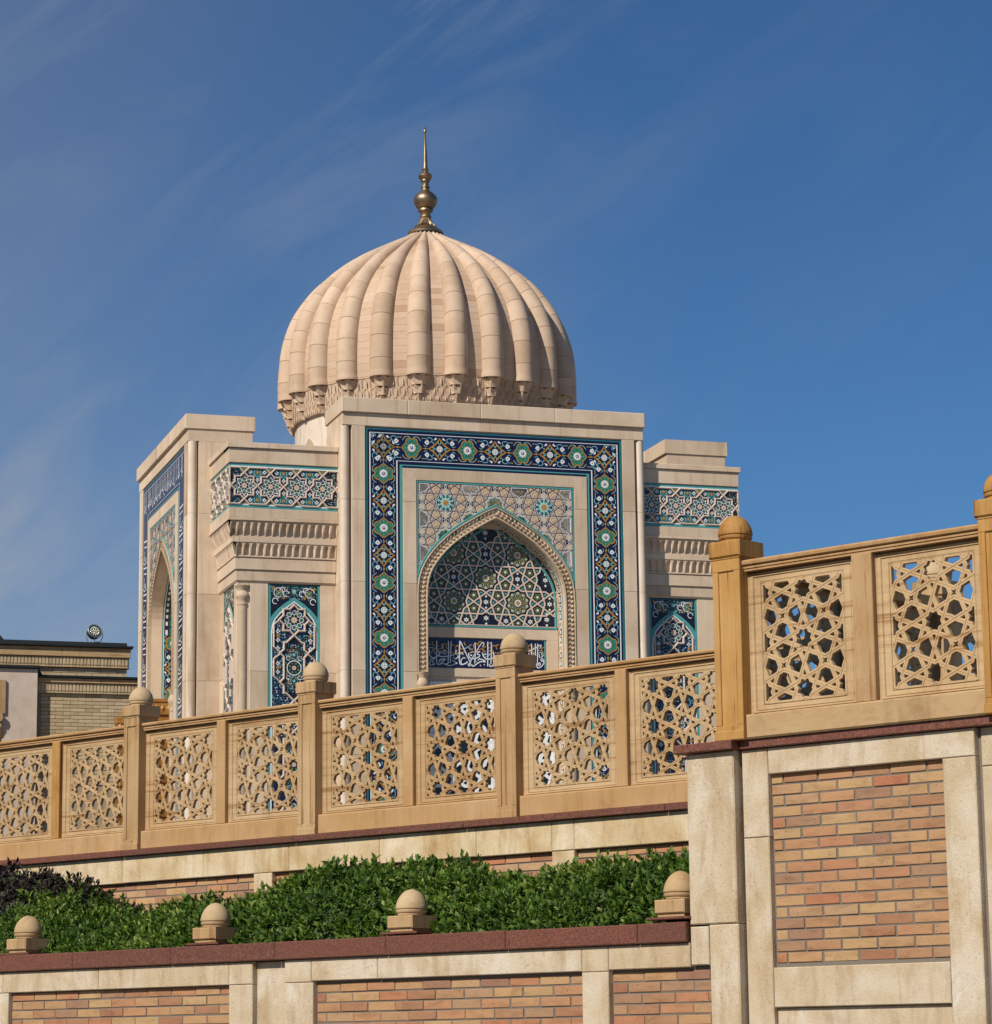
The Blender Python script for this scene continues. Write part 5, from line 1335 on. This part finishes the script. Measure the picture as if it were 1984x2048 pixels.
# flat dark metal copings, the lower one ending in an upturned lip
q = MB(); q.cbox(-15, -4.09, BY+.18, BY+8, 12.545, 12.60, .01); q.add([(-15, BY+.26, 12.60), (-4.25, BY+.26, 12.60), (-4.25, BY+.34, 12.70), (-15, BY+.34, 12.72), (-4.25, BY+8, 12.60), (-4.25, BY+8, 12.70), (-15, BY+8, 12.7)], [(0, 1, 2, 3), (1, 4, 5, 2), (3, 2, 5, 6)]); q.build('roof_coping', M['roofmetal'], T, B_)
q = MB(); q.cbox(-6.74, -.5, BY-.20, BY+.45, 11.636, 11.705, .02); q.add([(-6.74, BY-.20, 11.66), (-6.60, BY-.20, 11.69), (-6.74, BY-.20, 11.90), (-6.74, BY-.02, 11.66), (-6.60, BY-.02, 11.69), (-6.74, BY-.02, 11.90)], [(0, 1, 2), (5, 4, 3), (1, 4, 5, 2)]); q.build('wall_coping', M['roofmetal'], T, B_)
q = MB(); q.add([(-12.0, BY+.5, 12.7), (-7.55, BY+.5, 12.7), (-9.6, BY+2.6, 15.6), (-12, BY+2.6, 15.6), (-7.55, BY+5, 12.7), (-12, BY+5, 12.7)], [(0, 1, 2, 3), (1, 4, 2), (4, 5, 3, 2)]); q.build('hipped_roof', M['roofmetal'], T, B_)
q = MB(); q.cbox(-2.2, -.5, BY+.5, BY+8, 11.6, 12.0, .01); q.build('parapet', M['roofmetal'], T, B_)
brick_panel(T, B_, -6.62, -3.2, 11.23, 8.75, BY, .0983, .40, -6.61, 'buff', zref=11.139, d=.06)
brick_panel(T, B_, -8.0, -4.235, 11.998, 11.72, BY+.385, .125, .43, -6.9, 'buff', zref=11.735, d=.06)
# speckled rendered pier with its own coping, bracket and tile strip
lb('pier', -16, -6.745, BY-.27, BY+.2, 3.42, 11.84, 'plaster', .01)
lb('pier_coping', -16, -6.70, BY-.36, BY+.5, 11.845, 11.93, 'roofmetal', .02)
q = MB(); q.prism([(-8.6, 10.62), (-7.60, 10.62), (-7.60, 11.52), (-8.6, 11.52)], BY-.33, BY-.268); q.prism([(-8.6, 10.40), (-7.71, 10.40), (-7.66, 10.50), (-7.69, 10.61), (-8.6, 10.61)], BY-.42, BY-.269); q.prism([(-8.6, 10.18), (-7.76, 10.18), (-7.70, 10.28), (-7.73, 10.39), (-8.6, 10.39)], BY-.38, BY-.2695)
q.build('carved_bracket', M['sand_v'], T, B_)
t = Tile(BY-.276); t.rect(-8.9, 6, -7.71, 10.16, 'ink', 0); t.l([(-7.735, 6), (-7.735, 10.16)], .05, 'turq', 1); t.l([(-7.785, 6), (-7.785, 10.16)], .03, 'white', 1)
for k in range(24): t.l(arc(-7.93, 10.0-k*.17, .07, 0, 5, 6), .022, 'white' if k % 2 else 'aqua', 2); t.p(star(-8.06, 9.93-k*.17, .06, .03, 6), 'white', 2)
t.build('tile_strip', TM, T, B_)

# floodlight on its roof
B_ = (-5.13, BY+.45, 12.70); T = thing('floodlight', 'round grey floodlight with clustered lenses on the brick building roof', 'lamp', FR_M, B_)
def head(q, nm, m, auto=35):
    A = Matrix.Translation((0, 0, .30)) @ Matrix.Rotation(math.radians(14), 4, 'Z') @ Matrix.Rotation(math.radians(68), 4, 'X')   # lens looks along +Z before tilting
    q.v = [tuple(A @ Vector(p)) for p in q.v]; return q.build(nm, M[m], T, auto=auto)
q = MB(); q.lathe([(.06, -.17), (.13, -.165), (.15, -.13), (.175, -.12), (.178, -.10), (.16, -.095), (.16, -.075), (.18, -.07), (.18, -.05), (.165, -.045), (.165, -.02), (.188, -.01), (.19, .05), (.17, .05)], 32); head(q, 'housing', 'lampbody')
q = MB(); q.lathe([(.188, .02), (.205, .025), (.208, .06), (.20, .07), (.172, .068), (.170, .045)], 36, cap=False); head(q, 'rim', 'lamprim')
q = MB(); q.lathe([(.002, .046), (.171, .0462)], 32, cap=False); head(q, 'lens_plate', 'lampbody')
sp = [(0, 0)]+[(.058*math.cos(PI/3*i), .058*math.sin(PI/3*i)) for i in range(6)]+[(.115*math.cos(PI/6*i+.1), .115*math.sin(PI/6*i+.1)) for i in range(12)]
for x, y in sp:
    q = MB(); q.lathe([(.028, .047), (.026, .060), (.016, .070), (.002, .073)], 10, x, y); head(q, 'lens', 'lens')
q = MB(); q.tube([(-.215, .02, .30), (-.225, .02, .18), (-.18, .02, .05), (-.12, .01, .02), (.12, -.01, .02), (.18, -.02, .05), (.225, -.02, .18), (.215, -.02, .30)], .013, 8); q.lathe([(.05, .0), (.05, .022), (.02, .03), (.018, .12), (.0, .125)], 12); q.build('yoke', M['lamprim'], T)

# ================================================================== CARVED WOODEN PORCH at the mausoleum's left portal
B_ = (-6.6, 5.35, 3.42); T = thing('wooden_porch', 'varnished carved wooden door porch standing in the left portal of the mausoleum', 'porch', FR_M, B_)
def wpost(x, y, w, z0, z1):
    q = MB(); q.box(x-w/2, x+w/2, y-w/2, y+w/2, z0, z1)
    for k in range(int((z1-z0)/.22)):
        z = z0+.11+k*.22
        for sx_, sy in ((0, -1), (-1, 0)):
            pts = [(-w*.36, 0), (0, -.09), (w*.36, 0), (0, .09)]
            if sy: q.add([(x+a, y-w/2-.001, z+b_) for a, b_ in pts]+[(x, y-w/2-.03, z)], [(i, (i+1) % 4, 4) for i in range(4)])
            else: q.add([(x-w/2-.001, y-a, z+b_) for a, b_ in pts]+[(x-w/2-.03, y, z)], [(i, (i+1) % 4, 4) for i in range(4)])
    q.cbox(x-w*.62, x+w*.62, y-w*.62, y+w*.62, z0, z0+.3, .02); q.cbox(x-w*.6, x+w*.6, y-w*.6, y+w*.6, z1-.16, z1, .02)
    q.build('carved_post', M['wood'], T, B_)
wpost(-6.72, 4.22, .17, 3.42, 9.02); wpost(-6.72, 6.48, .17, 3.42, 9.02)
def wbeam(x0, x1, y0, y1, z0, z1, nm='carved_board'):
    q = MB(); q.box(x0, x1, y0, y1, z0, z1); n = max(1, int((x1-x0)/.12))
    for k in range(n):
        xa = x0+(x1-x0)*(k+.5)/n; zc_ = (z0+z1)/2; hw = (x1-x0)/n*.42; hh = (z1-z0)*.36
        q.add([(xa-hw, y0-.001, zc_), (xa, y0-.001, zc_-hh), (xa+hw, y0-.001, zc_), (xa, y0-.001, zc_+hh), (xa, y0-.03, zc_)], [(0, 1, 4), (1, 2, 4), (2, 3, 4), (3, 0, 4)])
    return q.build(nm, M['wood'], T, B_)
for k in range(16):                                   # carved boards lining both jambs, with plain mouldings between
    z = 9.36-k*.38
    if z-.3 < 3.5: break
    for y0, y1 in ((6.30, 6.46), (4.24, 4.40)): wbeam(-6.0, -5.44, y0, y1, z-.27, z)
for y0, y1 in ((6.31, 6.455), (4.245, 4.39)):
    q = MB(); q.box(-5.99, -5.45, y0+.03, y1, 3.42, 9.361); q.cbox(-6.03, -5.42, y0-.03, y1, 9.362, 9.44, .01); q.build('jamb_frame', M['wood'], T, B_)
q = MB(); q.box(-5.46, -5.36, 4.40, 6.30, 9.05, 9.35); q.build('lintel', M['wood'], T, B_)
for k in range(6): q = MB(); q.box(-5.42, -5.37, 4.405+k*.316, 4.715+k*.316, 3.42, 9.045); q.build('door_board', M['wood'], T, B_)
q = MB(); q.box(-6.70, -5.95, 4.18, 4.26, 5.2, 5.4); q.box(-6.70, -5.95, 6.44, 6.52, 5.2, 5.4); q.box(-6.77, -6.67, 4.31, 6.39, 5.2, 5.4); q.build('tie_rail', M['wood'], T, B_)

# ================================================================== RETURN BALUSTRADE running back from the end post
def wpt(u, y):
    (ox, oy), a = FR_W; return (ox+u*math.cos(a)-y*math.sin(a), oy+u*math.sin(a)+y*math.cos(a))
FR_R = (wpt(.285, .10), FR_W[1]-PI/2)                        # x back towards the front wall, y along the wall
B_ = (-3., .1, 3.56); T = thing('stone_balustrade', 'shaded return balustrade running back behind the orange end post, seen through the upper lattice', 'balustrade', FR_R, B_)
rp = [-2.42, -4.84, -7.26]
for x in rp: post(T, B_, x, .234, .0, 3.561, 4.872, 'sand_v', .268, .112)
for l, r in ((-2.303, -.14), (-4.723, -2.537), (-7.143, -4.957)):
    rail(T, B_, l+.001, r-.001, .045, 4.778, 4.852)
    p = MB(); p.cbox(l+.001, r-.001, .02, .19, 3.561, 3.802, .012); p.build('base_rail', M['sand_w'], T, B_)
    mx = (l+r)/2
    p = MB(); p.cbox(mx-.08, mx+.08, .045, .18, 3.804, 4.777, .005); p.build('mullion', M['sand_v'], T, B_)
    for a, c in ((l, mx-.08), (mx+.08, r)): link('lattice_panel', lat2, T, ((a+c)/2-B_[0], .10-B_[1], 4.281-B_[2]), scale=((c-a-.004)/.888, 1, 1))

# ================================================================== PLANTING
TAB = [(-12, 3.34), (-9.3, 3.37), (-8.9, 3.36), (-8.3, 3.31), (-7.95, 3.15), (-7.55, 2.93), (-7.1, 2.80), (-6.4, 2.90), (-5.9, 2.92), (-5.4, 2.95), (-4.9, 3.02), (-4.6, 3.08), (-4.2, 3.17), (-3.9, 3.16), (-3.4, 3.10), (-2.9, 3.03), (-2.4, 2.99), (-1.65, 2.99), (-1.2, 3.04), (-.6, 3.10), (.1, 3.13)]
tu, tz = np.array([p[0] for p in TAB]), np.array([p[1] for p in TAB])
rng = np.random.default_rng(5)
def hump(u, y): return .040*np.sin(u*4.1+y*2.0)+.035*np.sin(u*7.7-y*5.1+1)+.025*np.sin(u*13.1+y*9.3)+.02*np.sin(y*17-u*5)
def H(u, y):
    zt = np.interp(u, tu, tz); f = np.clip((y-.20)/.95, 0, 1)
    k = np.where(f < 1, (1-(1-f)**2.1)**.62, 1.0)*np.where(y > 1.25, 1-.50*(y-1.25), 1.0)
    return 2.38+(zt-.13-2.38)*k+hump(u, y)*np.clip(f*2.2, .15, 1)
BUSH = [(-9.6, .95, 'p', 'dark purple leaved shrub cut by the left edge of the picture', 'shrub'), (-8.50, 1.05, 'p', 'dark purple leaved shrub with loose spiky top left of the first gap in the bed', 'shrub'),
        (-6.75, 1.55, 'm', 'low bronze and green plant with small pale flowers, filling the dip in the bed', 'plant'), (-7.42, .75, 'g', 'low green basil bush spilling beside the leftmost ball finial', 'basil bush'),
        (-9.0, .12, 'g', 'low fringe of green basil under the dark purple shrubs at the far left', 'basil bush'), (-6.2, .55, 'g', 'low green basil bush between the two left ball finials', 'basil bush'), (-5.35, 1.1, 'g', 'green basil bush with a broad leaved tuft, behind the second ball finial from left', 'basil bush'),
        (-4.15, 1.1, 'g', 'tallest rounded mound of green basil, right of the second ball finial from left', 'basil bush'), (-2.95, 1.1, 'g', 'green basil mound directly behind the third ball finial from left', 'basil bush'),
        (-1.85, 1.1, 'g', 'flat topped dark green basil mound midway between the two right ball finials', 'basil bush'), (-.75, .85, 'g', 'green basil bush behind the ball finial against the tall wall', 'basil bush'),
        (-.35, 2.05, 'm', 'reddish leaved shrub in the back corner against the tall wall', 'shrub')]
bu = np.array([(b[0], b[1]) for b in BUSH])
def owner(u, y):
    d = (u[:, None]-bu[None, :, 0])**2+((y[:, None]-bu[None, :, 1])*.9)**2; return np.argmin(d, 1)
LV = np.array([(0, 0, 0), (.30, .25, .05), (.30, -.25, .05), (.36, 0, -.03), (.70, .18, -.05), (.70, -.18, -.05), (.74, 0, -.12), (1.0, 0, -.30)])
LF = [(0, 3, 1), (0, 2, 3), (1, 3, 6, 4), (3, 2, 5, 6), (4, 6, 7), (6, 5, 7)]
def frame_from(d, up):
    d = d/np.linalg.norm(d, axis=1, keepdims=True); s = np.cross(up, d); s /= np.linalg.norm(s, axis=1, keepdims=True)+1e-9; return d, s, np.cross(d, s)
NS = 12500
su = rng.uniform(-11.2, .0, NS); sy = .20+2.2*rng.random(NS)**1.55; so = owner(su+rng.normal(0, .10, NS), sy+rng.normal(0, .08, NS))
e = .03; gx = (H(su+e, sy)-H(su-e, sy))/(2*e); gy = (H(su, sy+e)-H(su, sy-e))/(2*e)
nrm = np.stack([-gx, -gy, np.ones(NS)], 1); nrm /= np.linalg.norm(nrm, axis=1, keepdims=True)
sp_ = np.stack([su, sy, H(su, sy)], 1)+nrm*rng.normal(-.012, .028, (NS, 1))
ax = nrm*.75+np.array([0, -.15, .45])+rng.normal(0, .28, (NS, 3)); ax /= np.linalg.norm(ax, axis=1, keepdims=True)
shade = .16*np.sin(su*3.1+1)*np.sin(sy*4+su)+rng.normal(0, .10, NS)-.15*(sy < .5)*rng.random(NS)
leaves = {i: ([], [], []) for i in range(len(BUSH))}
for k in range(NS):
    kind = BUSH[so[k]][2]; nl = 9; tt = rng.random(nl)
    L_ = (.052 if kind == 'g' else .046 if kind == 'p' else .038)*rng.uniform(.5, 1.3, nl)*rng.uniform(.75, 1.2)
    ang = np.arange(nl)*2.4+rng.uniform(0, 6); open_ = .25+.95*(np.arange(nl)/nl)+rng.normal(0, .12, nl)
    a = ax[k]; r1_ = np.cross(a, (0.3, 0.9, 0.2)); r1_ /= np.linalg.norm(r1_); r2_ = np.cross(a, r1_)
    rad = np.cos(ang)[:, None]*r1_+np.sin(ang)[:, None]*r2_
    d = a*np.cos(open_)[:, None]+rad*np.sin(open_)[:, None]; d[:, 2] -= .30*(np.arange(nl)/nl)
    d, s_, up = frame_from(d, np.tile(a, (nl, 1))+rng.normal(0, .25, (nl, 3)))
    p0 = sp_[k]+a*(.045-.085*np.arange(nl)/nl)[:, None]
    V = p0[:, None]+(LV[None, :, 0, None]*d[:, None]+LV[None, :, 1, None]*s_[:, None]*1.0+LV[None, :, 2, None]*up[:, None])*L_[:, None, None]
    vs_, fs, tn = leaves[so[k]]
    for i in range(nl):
        b0 = len(vs_); vs_.extend(map(tuple, V[i])); fs.extend(tuple(b0+q for q in f) for f in LF)
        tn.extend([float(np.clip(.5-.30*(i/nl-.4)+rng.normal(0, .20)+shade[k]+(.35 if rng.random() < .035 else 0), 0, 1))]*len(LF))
for i, (u_, y_, kind, lab, cat) in enumerate(BUSH):
    nm = {'p': 'purple_shrub', 'g': 'basil_bush', 'm': 'bronze_shrub'}[kind]
    B_ = (u_, y_, 2.40); T = thing(nm, lab, cat, FR_W, B_, 'plants in the raised bed')
    vs_, fs, tn = leaves[i]
    if fs:
        me = bpy.data.meshes.new('foliage'); me.from_pydata([(a-B_[0], b_-B_[1], c-B_[2]) for a, b_, c in vs_], [], fs)
        at = me.attributes.new('tone', 'FLOAT', 'FACE'); at.data.foreach_set('value', tn); me.shade_smooth()
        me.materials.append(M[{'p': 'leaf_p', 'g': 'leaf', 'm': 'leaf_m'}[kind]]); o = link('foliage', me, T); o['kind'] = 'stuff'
    # added dark core sheet under the leaves blocks see-through; thin stalks rise from soil
    q = MB(); G_ = .11
    us = np.arange(u_-1.6, min(u_+1.6, .0), G_); ys = np.arange(.24, 2.46, G_)
    for a in us:
        uu_ = np.full(len(ys), a+G_/2); own = owner(uu_, ys+G_/2)
        for b_, ow in zip(ys, own):
            if ow != i or a+G_ > 0: continue
            c4 = [(a, b_), (a+G_, b_), (a+G_, b_+G_), (a, b_+G_)]
            q.add([(x, y, float(H(np.array(x), np.array(y)))-.075) for x, y in c4], [(0, 1, 2, 3)])
    for _ in range(40):
        a, b_ = u_+rnd.uniform(-.6, .6), min(2.3, max(.3, y_+rnd.uniform(-.6, .6))); h_ = float(H(np.array(a), np.array(b_)))
        if a < -.05: q.tube([(a, b_, 2.40), (a+rnd.uniform(-.05, .05), b_+rnd.uniform(-.05, .05), h_-.02)], .006, 4)
    q.build('stems_and_core', M['stem_core'], T, B_)
